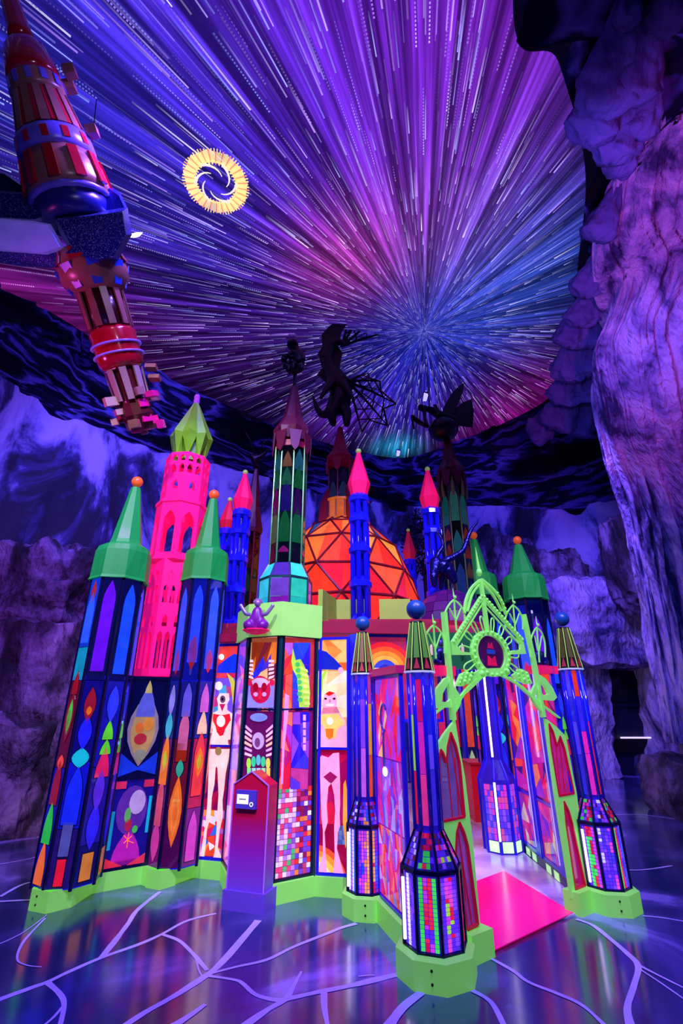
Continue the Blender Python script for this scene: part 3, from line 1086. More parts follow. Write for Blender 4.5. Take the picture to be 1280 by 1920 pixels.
def glass_strip(fr, key, par, e=0.5, bw=0.03):
    stack, over = STRIP[key]
    w0, w1 = bw * .6, fr.w - bw * .6
    for (a, b, h) in stack:
        pane(fr, rect(w0, a + .003, w1, b - .003), GL(h, e * (1.3 if b < 2 else 3.4), .22 if b < 2 else .75), par)
    for kind, a, b, k, h in over:
        half = (fr.w - bw * 1.4) * k / 2
        c = fr.w / 2
        poly = {'lan': lancet(c - half, a, c + half, b), 'alm': almond(c, a, b, half * 2), 'rec': rect(c - half, a, c + half, b)}[kind]
        pane(fr, poly, GL(h, e * (1.25 if b < 2 else 2.2), 0 if b < 2 else .5), par, .007, .005)
        if b < 2:
            cx_, cy_ = sum(p[0] for p in poly) / len(poly), (a + b) / 2
            gx = .005 / max(half, .01)
            gy = .008 / (b - a)
            pane(fr, [(cx_ + (x - cx_) * (1 + gx * 1.4), cy_ + (y - cy_) * (1 + gy * 2)) for x, y in poly], NAVYBAR, par, .0045, .004, 'lead_came')


def green_tower(name, label, c, R, zt, rot, keys, cap_h, ball_z, group):
    t = thing(name, label, 'tower', (c[0], c[1], 0), group)
    if c[0] > 0:
        MB().turn((c[0], c[1], 0), [(R + .05, 0), (R + .05, PH), (R, PH + .01)], 8, rot).build('plinth_block', LIME, t)
    fs = facets(c, R, 8, rot)
    order = sorted(range(8), key=lambda i: -facing(fs[i]))
    best = order[0]
    vis = {(best - 1) % 8: keys[0], best: keys[1], (best + 1) % 8: keys[2]}
    mb = MB()
    for i in range(8):
        p = octo(c, R, 8, rot)[i]
        mb.turn((p[0], p[1], 0), [(0.016, PH - .02), (0.016, zt)], 6)
    mb.build('mullion', NAVYBAR, t)
    mb = MB()
    for z in (PH + .01, 1.74, zt - .01):
        mb.turn((c[0], c[1], 0), [(R * .99, z - .018), (R * 1.02, z - .018), (R * 1.02, z + .018), (R * .99, z + .018)], 8, rot)
    mb.build('ring_rail', BLUEBAR, t)
    for i in range(8):
        pnl = MB().prism([fs[i].pt(.01, PH, -.012), fs[i].pt(fs[i].w - .01, PH, -.012), fs[i].pt(fs[i].w - .01, zt, -.012), fs[i].pt(.01, zt, -.012)], fs[i].n * -.004).build('glazing', GL('#1218a0', .12, .8), t)
        if i in vis:
            glass_strip(fs[i], vis[i], pnl)
        else:
            glass_strip(fs[i], keys[(i * 2) % 3], pnl, .35)
    # fluorescent tube inside
    q = fs[best].pt(fs[best].w * .42, 0, -.06)
    MB().turn((q.x, q.y, 0), [(0.013, 1.80), (0.013, zt - .20)], 8).build('lamp_tube', P('#f4e0ff', .3, emit=16.0), t)
    # green cap: fluted skirt, then cone
    sk = []
    for r, z, fl_ in ((1.10, zt - .03, 1.0), (1.05, zt + .0, 1.0), (1.05, zt + .27, .5), (.98, zt + .33, .25), (.72, zt + .37, .1)):
        ring = []
        for i in range(24):
            a = rot + 2 * PI * i / 24
            k = 1 + (.05, -.035, -.035)[i % 3] * fl_
            ring.append((c[0] + R * r * k * math.cos(a), c[1] + R * r * k * math.sin(a), z))
        sk.append(ring)
    MB().loft(sk).build('cap_skirt', GREENCAP, t)
    MB().turn((c[0], c[1], 0), [(R * .70, zt + .34), (R * .60, zt + .42), (R * .20, cap_h), (0.02, cap_h + .01)], 8, rot).build('cap_cone', GREENCAP, t)
    MB().ball((c[0], c[1], ball_z), 0.062, 16, 10).build('ball', ORANGE, t, True)
    return t


green_tower('glass_tower', 'stained glass tower with green cap and orange ball at the far left corner', (-2.32, 4.93), .26, 2.72, PI / 8 + .18, ('A0', 'A1', 'A2'), 3.78, 3.86, 'glass towers with green caps')
green_tower('glass_tower', 'stained glass tower with green cap just right of the pink tower', (-1.58, 5.44), .24, 2.84, PI / 8 + .1, ('B0', 'B1', 'B2'), 3.86, 3.93, 'glass towers with green caps')
green_tower('glass_tower', 'green-capped glass tower at the back right, behind the gate gable', (2.70, 7.0), .28, 2.95, PI / 8, ('B2', 'A1', 'A2'), 3.78, 3.86, 'glass towers with green caps')
green_tower('glass_tower', 'green-capped glass tower half hidden behind the gate finial', (2.24, 7.7), .26, 3.15, PI / 8, ('A2', 'A1', 'B0'), 4.10, 4.18, 'glass towers with green caps')

# ------------------------------------------------------------------ window below the pink tower
f = Fr((-2.13, 5.10), (-1.80, 5.33))
t = thing('glass_window', 'dark blue glass window with an owl medallion below the pink tower', 'window', (-1.97, 5.2, 0))
frame_part(f, 0, PH, f.w, 1.78, t, NAVYBAR, .025, rails=(.86,))
W = f.w
bk = pane(f, rect(.02, PH + .02, W - .02, .85), GL('#2418a8', .35, .35), t, -.004)
bk2 = pane(f, rect(.02, .87, W - .02, 1.76), GL('#0a0e4c', .35, .25), t, -.004)
for poly, h, dd in [
    (almond(W / 2, .96, 1.62, W * .74), '#8a7890', .004), (almond(W / 2, .99, 1.56, W * .58), '#b8905a', .009), (lancet(W * .28, 1.40, W * .72, 1.70), '#5a60c8', .012),
    (lancet(W * .42, 1.62, W * .58, 1.74), '#c8b870', .016), (oval(W * .46, 1.20, W * .15, .05), '#b02838', .014), (oval(W * .60, 1.33, W * .12, .06), '#e08a38', .014), (oval(W * .40, 1.30, W * .10, .05), '#d87030', .014), (oval(W / 2, 1.06, W * .14, .05), '#8a8a78', .014),
    ([(.03, .88), (W * .5, .93), (W - .03, .88), (W - .03, 1.08), (W * .5, .95), (.03, 1.08)], '#1838d0', .004)]:
    pane(f, poly, GL(h, .5), bk2, dd, .005)
for poly, h, dd in [
    (oval(W * .5, .60, W * .34, .20), '#5a2a9a', .004), (oval(W * .60, .66, W * .18, .10), '#c8a8e0', .010), (oval(W * .42, .56, W * .07, .06), '#60b060', .012), (oval(W * .46, .48, W * .08, .05), '#b02048', .012), (oval(W * .62, .44, W * .06, .03), '#50c850', .012),
    (lancet(W * .20, .20, W * .80, .45, .1), '#c020b0', .004), ([(W * .22, .21), (W * .78, .21), (W * .70, .17), (W * .30, .17)], '#8a1488', .004), ([(.03, .16), (W * .45, .165), (.03, .24)], '#f03048', .010), ([(W - .03, .16), (W * .55, .165), (W - .03, .24)], '#f03858', .010),
    (rect(.03, .30, W * .14, .60), '#18a0c8', .004), (rect(W * .86, .40, W - .03, .70), '#18b8d8', .004), (rect(.03, .78, W * .3, .84), '#e03060', .006), (rect(W * .7, .78, W - .03, .84), '#d02858', .006)]:
    pane(f, poly, GL(h, .5), bk, dd, .005)
mb = MB()
for a, b in (((.42, .34), (.58, .39)), ((.50, .30), (.50, .42)), ((.40, .40), (.52, .355)), ((.48, .36), (.64, .33))):
    mb.tube([f.pt(W * a[0], a[1], .014), f.pt(W * b[0], b[1], .014)], .0035, 5)
mb.build('dragonfly_outline', P('#ff7040', .3, emit=.8), t)

# ------------------------------------------------------------------ pink lattice tower with lime spire
t = thing('pink_tower', 'hot pink gothic lattice tower with a pleated lime spire', 'tower', (-1.97, 5.45, 1.78))
C_ = (-1.98, 5.52)


def lattice_tier(c, R, n, rot, z0, z1, wins, name, par, mat, th=0.03, taper=1.0):
    """one storey of wall panels with real pointed openings: bars around each opening"""
    p0 = octo(c, R, n, rot)
    for i in range(n):
        fr = Fr(p0[i], p0[(i + 1) % n])
        mb = MB()
        for (a, b, va, vb, kind) in wins:
            pass
        # build the panel as strips between openings: columns of windows grouped by rows
        rows = sorted({(va, vb) for (_, _, va, vb, _) in wins})
        edges = [z0] + [x for r in rows for x in r] + [z1]
        H = z1 - z0
        last = z0
        for va, vb in rows:
            A, B = z0 + va * H, z0 + vb * H
            if A > last + 1e-4:
                mb.prism([fr.pt(0, last, 0), fr.pt(fr.w, last, 0), fr.pt(fr.w, A, 0), fr.pt(0, A, 0)][::-1], fr.n * -th)
            cols_ = sorted([(a, b, k) for (a, b, x, y, k) in wins if (x, y) == (va, vb)])
            u = 0
            for a, b, k in cols_:
                mb.prism([fr.pt(u * fr.w, A, 0), fr.pt(a * fr.w, A, 0), fr.pt(a * fr.w, B, 0), fr.pt(u * fr.w, B, 0)][::-1], fr.n * -th)
                # pointed head: two spandrels
                m_ = (a + b) / 2 * fr.w
                hh = min((B - A) * .55, (b - a) * fr.w * .95)
                for ue, s_ in ((a * fr.w, 1), (b * fr.w, -1)):
                    arc = [(ue + (m_ - ue) * (q / 4) ** 1.8, B - hh + hh * q / 4) for q in range(5)]
                    poly = arc + [(ue, B)]
                    pts = [fr.pt(x, y, 0) for x, y in poly]
                    mb.prism(pts if s_ < 0 else pts[::-1], fr.n * -th)
                u = b
            mb.prism([fr.pt(u * fr.w, A, 0), fr.pt(fr.w, A, 0), fr.pt(fr.w, B, 0), fr.pt(u * fr.w, B, 0)][::-1], fr.n * -th)
            last = B
        if last < z1 - 1e-4:
            mb.prism([fr.pt(0, last, 0), fr.pt(fr.w, last, 0), fr.pt(fr.w, z1, 0), fr.pt(0, z1, 0)][::-1], fr.n * -th)
        mb.build(name, mat, par)


lat = [(.10, .28, .06, .36, 'p'), (.36, .54, .06, .36, 'p'), (.62, .88, .06, .36, 'p'), (.20, .38, .40, .50, 'p'), (.62, .80, .40, .50, 'p'),
       (.10, .26, .60, .76, 'p'), (.36, .52, .60, .76, 'p'), (.62, .88, .60, .76, 'p'), (.20, .36, .79, .89, 'p'), (.60, .78, .79, .89, 'p')]
lattice_tier(C_, .30, 6, math.radians(-92), 1.79, 3.06, lat, 'lattice_panel', t, HOT)
lattice_tier(C_, .30, 8, math.radians(-75), 3.06, 3.78, [(.18, .82, .10, .82, 'p')], 'arch_panel', t, HOT)
MB().turn((C_[0], C_[1], 0), [(.27, 3.74), (.315, 3.76), (.315, 3.80), (.25, 3.82)], 8, math.radians(-75), False).build('cornice', HOT, t)
MB().turn((C_[0], C_[1], 0), [(.26, 3.03), (.315, 3.05), (.315, 3.08), (.26, 3.09)], 8, math.radians(-75), False).build('cornice', HOT, t)
win2 = [(.10, .42, .56, .76, 'p'), (.58, .90, .56, .76, 'p'), (.10, .42, .81, .95, 'p'), (.58, .90, .81, .95, 'p'), (.34, .66, .22, .40, 'p')]
lattice_tier(C_, .275, 8, math.radians(-75), 3.80, 4.44, win2, 'drum_panel', t, HOT)
# spire: folded diamond petals
n = 8
for i in range(n):
    a = 2 * PI * i / n + .2
    ca, sa_ = math.cos(a), math.sin(a)
    tx, ty = -sa_, ca

    def q(r, s_, z):
        return (C_[0] + ca * r + tx * s_, C_[1] + sa_ * r + ty * s_, z)
    mb = MB()
    P0, P1, P2, P3 = q(.19, 0, 4.42), q(.275, 0, 4.78), q(.02, 0, 5.36), None
    L1, R1 = q(.215, -.098, 4.74), q(.215, .098, 4.74)
    mb.add([P0, L1, P1, R1, P2, q(.12, 0, 4.42), q(.02, 0, 5.30)], [(0, 2, 1), (0, 3, 2), (1, 2, 4), (2, 3, 4), (0, 1, 5), (0, 5, 3), (1, 4, 6), (1, 6, 5), (3, 6, 4), (3, 5, 6)])
    mb.build('spire_petal', SPRING, t)
MB().turn((C_[0], C_[1], 0), [(.16, 4.40), (.17, 4.75), (.03, 5.34)], 8).build('spire_core', P('#4f9a10', .5, emit=.03), t)
MB().turn((C_[0], C_[1], 0), [(.034, 5.32), (.042, 5.36), (.034, 5.39), (.042, 5.42), (.028, 5.46)], 10).build('spire_tip', P('#c060d8', .3, emit=.15), t)

# ------------------------------------------------------------------ panel with the pale striding figure (left of the bay)
def cornice_piece(name, label, pts, z0, z1, mat, depth=.12):
    t = thing(name, label, 'cornice', (pts[0][0], pts[0][1], z0))
    for a, b in zip(pts[:-1], pts[1:]):
        g = Fr(a, b)
        MB().prism([g.pt(-.01, z0, .05), g.pt(g.w + .01, z0, .05), g.pt(g.w + .01, z0, -depth), g.pt(-.01, z0, -depth)][::-1], (0, 0, z1 - z0)).build('moulding', mat, t)
    return t


def poly_px(fr, pts):
    return [fr.px(x, y) for x, y in pts]


f = Fr((-1.40, 5.52), (-1.10, 5.44))
t = thing('figure_window', 'bright window with a pale one-eyed figure, left of the kiosk', 'window', (-1.25, 5.48, 0))
frame_part(f, 0, PH, f.w, 2.14, t, BLUEBAR, .028, rails=(1.12,))
W = f.w
up = pane(f, rect(.02, 1.13, W - .02, 2.12), GL('#b8186a', .55), t, -.004)
lo = pane(f, rect(.02, PH + .02, W - .02, 1.11), GL('#a80c48', .55), t, -.004)
shatter(f, rect(.03, 1.78, W - .03, 2.11), 7, ['#f04030', '#e83848', '#f05838', '#d02058'], up, 3, .003, .002, .8)
shatter(f, rect(.03, 1.42, W - .03, 1.78), 9, ['#9a60d8', '#d04888', '#7a50e0', '#c83078', '#40a0d0'], up, 4, .003, .002, .7)
for pts, h, e in [
    ([(403, 1262), (404, 1255), (412, 1246), (430, 1232), (440, 1226), (446, 1228), (446, 1262)], '#1030d0', .8),
    ([(426, 1262), (438, 1272), (445, 1290), (446, 1330), (438, 1328), (436, 1305), (433, 1282)], '#d8d050', .8)]:
    pane(f, poly_px(f, pts), GL(h, e), up, .008, .005)
for (x, y), r in (((416, 1232), 5), ((411, 1286), 7)):
    pane(f, poly_px(f, oval(x, y, r, r * 1.15)), GL('#fff0d0', 1.0), up, .010, .005)
fig = [(413, 1300), (430, 1300), (431, 1312), (427, 1320), (427, 1331), (436, 1338), (440, 1350), (439, 1380), (438, 1386), (428, 1387), (429, 1395), (432, 1398), (395, 1398), (398, 1380), (400, 1366), (399, 1364), (396, 1380), (392, 1398), (387, 1398), (391, 1370), (393, 1350), (400, 1337), (410, 1332), (410, 1320), (408, 1310)]
pane(f, poly_px(f, fig), GL('#ffd8d0', 1.0), up, .012, .005, 'figure_pane', 'pale pink figure bust with one eye')
legs = [(394, 1404), (432, 1404), (429, 1425), (424, 1450), (421, 1480), (418, 1500), (419, 1530), (413, 1555), (409, 1590), (414, 1600), (417, 1612), (400, 1612), (404, 1596), (407, 1560), (409, 1520), (411, 1490), (409, 1440), (407, 1436), (405, 1440), (403, 1470), (398, 1495), (396, 1530), (389, 1555), (386, 1590), (384, 1605), (376, 1608), (381, 1580), (387, 1540), (390, 1510), (391, 1490), (392, 1450)]
pane(f, poly_px(f, legs), GL('#ffd0c8', 1.0), lo, .012, .005, 'figure_pane', 'pale pink striding legs')
pane(f, poly_px(f, [(386, 1404), (391, 1404), (388, 1425), (384, 1442), (388, 1466), (384, 1460), (381, 1445)]), GL('#ffb8c8', .9), lo, .012, .005)
for pts, h in [([(401, 1338), (418, 1341), (432, 1338), (434, 1350), (424, 1366), (420, 1378), (414, 1380), (408, 1372), (406, 1362), (401, 1352)], '#e81830'), ([(413, 1320), (424, 1320), (418, 1334)], '#c01858')]:
    pane(f, poly_px(f, pts), GL(h, .8), up, .018, .004)
pane(f, poly_px(f, oval(416, 1352, 8, 11)), GL('#ffe8d8', 1.0), up, .023, .004)
pane(f, poly_px(f, oval(419, 1311, 5, 7)), GL('#7a5070', .5), up, .018, .004)
pane(f, poly_px(f, oval(419, 1311, 2, 3)), GL('#1a0a20', .1), up, .023, .003)
pane(f, poly_px(f, oval(411, 1408, 6, 8)), GL('#a88850', .6), lo, .018, .004)
shatter(f, rect(.03, PH + .03, W - .03, .55), 26, ['#f04828', '#e01838', '#f8f0f8', '#f09030', '#3060d0', '#c81858', '#b050c0'], lo, 8, .003, .003, .8)
shatter(f, rect(.03, .56, W - .03, 1.10), 12, ['#7a0a50', '#900c48', '#60085a', '#b01048', '#e06030'], lo, 9, .003, .002, .6)
cornice_piece('cornice', 'crimson cornice above the one-eyed figure window', [(-1.42, 5.50), (-1.10, 5.42)], 2.15, 2.24, CRIM)

# ------------------------------------------------------------------ central bay under the lime band
V = [(-1.12, 5.44), (-0.93, 4.97), (-0.59, 4.83), (-0.25, 5.05)]
t = thing('glass_bay', 'projecting stained glass bay under the wide lime band', 'bay window', (-.65, 5.1, 0))
mb = MB()
for p in V:
    mb.turn((p[0], p[1], 0), [(.022, PH - .01), (.022, 2.16)], 8)
mb.build('corner_mullion', GREENBAR, t)
b0, b1, b2 = Fr(V[0], V[1]), Fr(V[1], V[2]), Fr(V[2], V[3])
for g in (b0, b1, b2):
    frame_part(g, .015, PH, g.w - .015, 2.15, t, NAVYBAR, .018, rails=(1.47,))
W = b0.w
p_ = pane(b0, rect(.03, PH + .02, W - .03, 2.13), GL('#a040d0', .5), t, -.004)
shatter(b0, rect(.035, PH + .03, W - .035, 2.12), 26, ['#c040c8', '#8a50e0', '#e060b0', '#6a40e0', '#d0a0f0', '#b02880'], p_, 12, .003, .003, .8)
# centre facet
W = b1.w
up = pane(b1, rect(.02, 1.485, W - .02, 2.13), GL('#c06038', .5), t, -.004)
lo = pane(b1, rect(.02, PH + .02, W - .02, 1.455), GL('#6a1060', .5), t, -.004)
shatter(b1, poly_px(b1, [(466, 1204), (521, 1204), (519, 1272), (463, 1272)]), 14, ['#b04a20', '#8a2c10', '#e07828', '#4a28b8', '#2828d0', '#f0c080', '#7a1c30'], up, 5, .003, .003, .8, 0, 2.5)
pane(b1, poly_px(b1, [(464, 1277), (515, 1277), (513, 1327), (462, 1327)]), GL('#8a80f8', .8), up, .003, .004)
pane(b1, poly_px(b1, oval(489, 1293, 19, 26)), GL('#c01048', .8), up, .008, .004, label='crimson mask shape')
pane(b1, poly_px(b1, oval(489, 1280, 15, 9)), GL('#c8a8ff', .9), up, .012, .004)
for x in (481, 497):
    pane(b1, poly_px(b1, oval(x, 1288, 5, 8)), GL('#a00828', .7), up, .017, .003)
    pane(b1, poly_px(b1, oval(x, 1302, 4, 4)), GL('#d8a0f0', .9), up, .017, .003)
pane(b1, poly_px(b1, [(489, 1294), (493, 1302), (491, 1312), (487, 1312), (485, 1302)]), GL('#e02040', .8), up, .017, .003)
for x0, s_ in ((467, 1), (513, -1)):
    for q in range(6):
        y = 1238 + q * 7
        pane(b1, poly_px(b1, [(x0 - 2 * s_, y), (x0 + 8 * s_, y - 1 + q), (x0 + 9 * s_, y + 4 + q), (x0 - 1 * s_, y + 4)]), GL('#f0c8e8', .9), up, .008, .004)
    pane(b1, poly_px(b1, oval(x0 + 2 * s_, 1280, 5, 6)), GL('#d01848', .8), up, .010, .004)
for pts, h in [(oval(486, 1345, 16, 8), '#7a88f8'), (oval(485, 1389, 11, 16), '#c8a0f8'), (oval(484, 1392, 5, 9), '#6a3878')]:
    pane(b1, poly_px(b1, pts), GL(h, .85), lo, .009 + .004 * (h == '#6a3878'), .004)
for s_ in (-1, 1):
    for q in range(6):
        y = 1362 + q * 9
        x = 486
        pane(b1, poly_px(b1, [(x + s_ * 13, y + 8), (x + s_ * 26, y - 4 + q * 1.4), (x + s_ * 27, y + 1 + q * 1.4), (x + s_ * 14, y + 12)]), GL(['#e0a8f0', '#f8c0e0', '#f0b8c0', '#ffc8b0'][q % 4], .9), lo, .006, .004)
for q in range(5):
    x = 464 + q * 9
    pane(b1, poly_px(b1, oval(x + 3, 1425 + abs(q - 2) * 3, 4, 10)), GL(['#a8e848', '#38c890', '#60b8d0', '#38c890', '#d8d860'][q], .9), lo, .006, .004)
    pane(b1, poly_px(b1, [(x, 1440), (x + 7, 1440), (x + 6, 1475), (x + 1, 1475)]), GL(['#80d888', '#98d8d0', '#a8c0e8', '#a0e0b0', '#f0d060'][q], .9), lo, .006, .004)
shatter(b1, rect(.03, PH + .03, W - .03, .85), 24, ['#e04080', '#7040d8', '#d02058', '#f08040', '#9058e0', '#f0e8ff'], lo, 15, .003, .003, .7)
# right facet
W = b2.w
up = pane(b2, rect(.02, 1.485, W - .02, 2.13), GL('#c83040', .5), t, -.004)
lo = pane(b2, rect(.02, PH + .02, W - .02, 1.455), GL('#8a1468', .5), t, -.004)
shatter(b2, poly_px(b2, [(527, 1205), (548, 1205), (546, 1328), (522, 1328)]), 10, ['#e04028', '#f07830', '#d01838', '#e85048', '#b058e0', '#f0a050'], up, 6, .003, .003, .85, 0, 2.0)
shatter(b2, poly_px(b2, [(549, 1205), (581, 1205), (579, 1328), (547, 1328)]), 7, ['#2818d0', '#4030e8', '#7a40d8', '#c040c0', '#2040f0'], up, 7, .003, .003, .8, 0, 2.0)
pane(b2, poly_px(b2, [(548, 1216), (553, 1238), (562, 1236), (568, 1246), (577, 1268), (580, 1300), (578, 1326), (560, 1326), (558, 1300), (556, 1270), (548, 1256), (545, 1240)]), GL('#b0e048', .9), up, .009, .004, label='lime green grub')
for q in range(7):
    pane(b2, poly_px(b2, oval(556 + q * 1.2 - (q > 4) * 2, 1246 + q * 11, 4.5, 4.5)), GL('#48c060', .8), up, .014, .003)
    pane(b2, poly_px(b2, [(563 + q, 1250 + q * 11), (575 + q * .6, 1256 + q * 10), (576 + q * .6, 1261 + q * 10), (563 + q, 1256 + q * 11)]), GL('#d8f078', .9), up, .014, .003)
shatter(b2, poly_px(b2, [(522, 1335), (548, 1335), (542, 1480), (517, 1480)]), 10, ['#e01838', '#f02840', '#c01070', '#a030d0', '#f07060'], lo, 16, .003, .003, .8, 0, 2.5)
shatter(b2, poly_px(b2, [(549, 1335), (580, 1335), (576, 1480), (543, 1480)]), 12, ['#2818e0', '#3a30f0', '#6038e0', '#9040d8', '#c03890'], lo, 17, .003, .003, .8, 0, 2.5)
pane(b2, poly_px(b2, [(533, 1300), (541, 1305), (539, 1340), (532, 1400), (529, 1470), (525, 1470), (528, 1400), (531, 1345)]), GL('#d890e8', .9), lo, .009, .004)
for q in range(5):
    pane(b2, poly_px(b2, rect(567, 1340 + q * 14, 572, 1351 + q * 14)), GL('#e8a0f0', .9), lo, .009, .004)
rn = random.Random(4)
for i in range(9):
    for j in range(17):
        a, b = .03 + (W - .06) * i / 9, .03 + (W - .06) * (i + 1) / 9
        v0 = PH + .025 + .66 * j / 17
        left = i < 5
        h = rn.choice(['#f0e0ff', '#e8c8f0', '#e03878', '#8a50d8', '#48b070', '#b878e0'] if left else ['#8a1848', '#e02838', '#6a40d8', '#f08040', '#f8f0ff', '#c03070', '#5a1880'])
        pane(b2, rect(a + .002, v0, b - .002, v0 + .034), GL(h, .8), lo, .003, .004, 'tile')

MB().turn((-.2, 0, 0), [(.01, 0), (.01, .01)], 4) if False else None
# lime band over the bay, crimson coping
t = thing('lime_band', 'wide pale lime band wrapping the top of the bay', 'band', (-.65, 5.1, 2.14))
bp_ = [(-1.16, 5.42), (-0.95, 4.93), (-0.59, 4.78), (-0.20, 5.03)]
for a, b in zip(bp_[:-1], bp_[1:]):
    g = Fr(a, b)
    MB().prism([g.pt(0, 2.14, 0), g.pt(g.w, 2.14, 0), g.pt(g.w, 2.14, -.06), g.pt(0, 2.14, -.06)][::-1], (0, 0, .33)).build('band_face', P('#9cea6c', .45, emit=.28, vary=.05), t)
MB().prism([(-1.14, 5.45, 2.36), (-0.93, 4.98, 2.36), (-0.59, 4.83, 2.36), (-0.22, 5.08, 2.36), (-.2, 5.7, 2.36), (-1.1, 5.7, 2.36)][::-1], (0, 0, -.03)).build('band_top', P('#6a9a40', .6), t)

# ------------------------------------------------------------------ panel with the pink figure (right of the bay)
f = Fr((-0.22, 5.05), (0.08, 4.99))
t = thing('figure_window', 'bright window with a rosy smiling figure over a rainbow', 'window', (-.08, 5.02, 0))
frame_part(f, 0, PH, f.w, 2.15, t, BLUEBAR, .026, rails=(1.13,))
W = f.w
up = pane(f, rect(.02, 1.145, W - .02, 2.13), GL('#f0b070', .6), t, -.004)
lo = pane(f, rect(.02, PH + .02, W - .02, 1.115), GL('#a80840', .55), t, -.004)
shatter(f, poly_px(f, [(590, 1203), (650, 1199), (650, 1256), (589, 1256)]), 9, ['#f08038', '#f0a050', '#e86828', '#f8b868'], up, 21, .003, .002, .9)
shatter(f, poly_px(f, [(589, 1258), (650, 1258), (651, 1345), (588, 1345)]), 9, ['#ffe0a8', '#ffd890', '#fff0c8', '#f8c080'], up, 22, .003, .002, 1.0)
pane(f, poly_px(f, [(589, 1255), (592, 1228), (598, 1218), (612, 1222), (628, 1236), (641, 1250), (636, 1256)]), GL('#1a28b0', .7), up, .008, .005)
pane(f, poly_px(f, oval(639, 1257, 5, 6)), GL('#f0b0d8', .9), up, .010, .004)
pane(f, poly_px(f, [(589, 1282), (600, 1270), (610, 1258), (615, 1255), (606, 1275), (605, 1296), (598, 1300), (590, 1306)]), GL('#a8e040', .9), up, .010, .004)
pane(f, poly_px(f, [(589, 1404), (588, 1355), (600, 1340), (604, 1330), (606, 1312), (609, 1302), (617, 1297), (628, 1299), (632, 1310), (631, 1326), (637, 1336), (646, 1350), (650, 1364), (652, 1404)]), GL('#f8a8c8', .9), up, .010, .005, 'figure_pane', 'rosy figure with folded shawl')
pane(f, poly_px(f, [(606, 1327), (632, 1325), (637, 1336), (604, 1338)]), GL('#e07890', .8), up, .016, .004)
pane(f, poly_px(f, [(601, 1340), (634, 1338), (645, 1352), (646, 1358), (634, 1366), (629, 1384), (612, 1384), (608, 1362), (598, 1354)]), GL('#ffd070', .95), up, .016, .004)
pane(f, poly_px(f, [(611, 1366), (626, 1366), (625, 1382), (618, 1386), (612, 1380)]), GL('#e87020', .9), up, .021, .004)
pane(f, poly_px(f, oval(619, 1352, 6, 7)), GL('#fff8e0', 1.1), up, .021, .004)
pane(f, poly_px(f, [(610, 1301), (618, 1296), (628, 1299), (622, 1303), (617, 1305)]), GL('#d02018', .8), up, .016, .004)
for x in (611, 627):
    pane(f, poly_px(f, oval(x, 1310, 2.6, 2)), GL('#3a2018', .1), up, .016, .004)
pane(f, poly_px(f, [(610, 1320), (628, 1320), (625, 1324), (613, 1324)]), GL('#ffe8e8', .9), up, .016, .004)
pane(f, poly_px(f, [(618, 1311), (620, 1311), (621, 1317), (617, 1317)]), GL('#d87088', .7), up, .016, .004)
hips = [(596, 1424), (604, 1416), (616, 1420), (625, 1412), (636, 1411), (637, 1440), (638, 1470), (638, 1510), (637, 1525), (638, 1548), (634, 1560), (632, 1590), (640, 1620), (646, 1641), (625, 1641), (628, 1600), (627, 1550), (629, 1520), (627, 1490), (622, 1468), (616, 1475), (613, 1510), (615, 1540), (609, 1560), (611, 1600), (614, 1640), (595, 1638), (606, 1600), (606, 1555), (603, 1530), (602, 1500), (601, 1460)]
pane(f, poly_px(f, hips), GL('#f8a0d0', .9), lo, .014, .005, 'figure_pane', 'pink bare legs')
pane(f, poly_px(f, [(607, 1456), (620, 1446), (633, 1456), (622, 1468), (618, 1466)]), GL('#9a1458', .7), lo, .020, .004)
pane(f, poly_px(f, [(644, 1470), (648, 1462), (654, 1500), (654, 1560), (648, 1590), (643, 1540)]), GL('#f0a040', .9), lo, .010, .004)
c0 = f.px(588, 1660)
for k, h in enumerate(['#f05028', '#f89030', '#f8c850', '#fff0b0', '#2060a0']):
    r0, r1 = .30 - k * .04, .262 - k * .04
    arc = [(c0[0] + r0 * math.cos(a * PI / 2 / 10), c0[1] + r0 * math.sin(a * PI / 2 / 10)) for a in range(11)] + [(c0[0] + r1 * math.cos(a * PI / 2 / 10), c0[1] + r1 * math.sin(a * PI / 2 / 10)) for a in range(10, -1, -1)]
    arc = [(min(max(a, .022), W - .022), max(b, PH + .022)) for a, b in arc]
    pane(f, arc, GL(h, .9), lo, .006, .004, 'rainbow_band')
shatter(f, poly_px(f, [(590, 1415), (651, 1415), (652, 1545), (588, 1545)]), 7, ['#c00c48', '#d81840', '#980850', '#b01060'], lo, 24, .002, .002, .7)
for i in range(4):
    for j in range(4):
        a = f.px(628 + i * 7, 1556 + j * 9)
        pane(f, rect(a[0], a[1], a[0] + .028, a[1] + .034), GL(['#4a78c0', '#3a60b0', '#5a88c8'][(i + j) % 3], .7), lo, .006, .004, 'tile')

# corner post right of this window
mb = MB()
g = Fr((0.08, 4.99), (0.16, 4.90))
MB().prism([g.pt(0, PH, .01), g.pt(g.w, PH, .01), g.pt(g.w, PH, -.06), g.pt(0, PH, -.06)][::-1], (0, 0, 2.03)).build('x', BLUEBAR).name = 'corner_post'
tag(bpy.data.objects['corner_post'], 'deep blue corner post right of the rosy figure window', 'post')

# ------------------------------------------------------------------ tiled lantern pillars
BALL = P('#1450a0', 0.35, emit=0.05)
RIB = P('#b8f060', 0.35, emit=0.2)
CAPDK = P('#141a1c', 0.3, metal=.2)


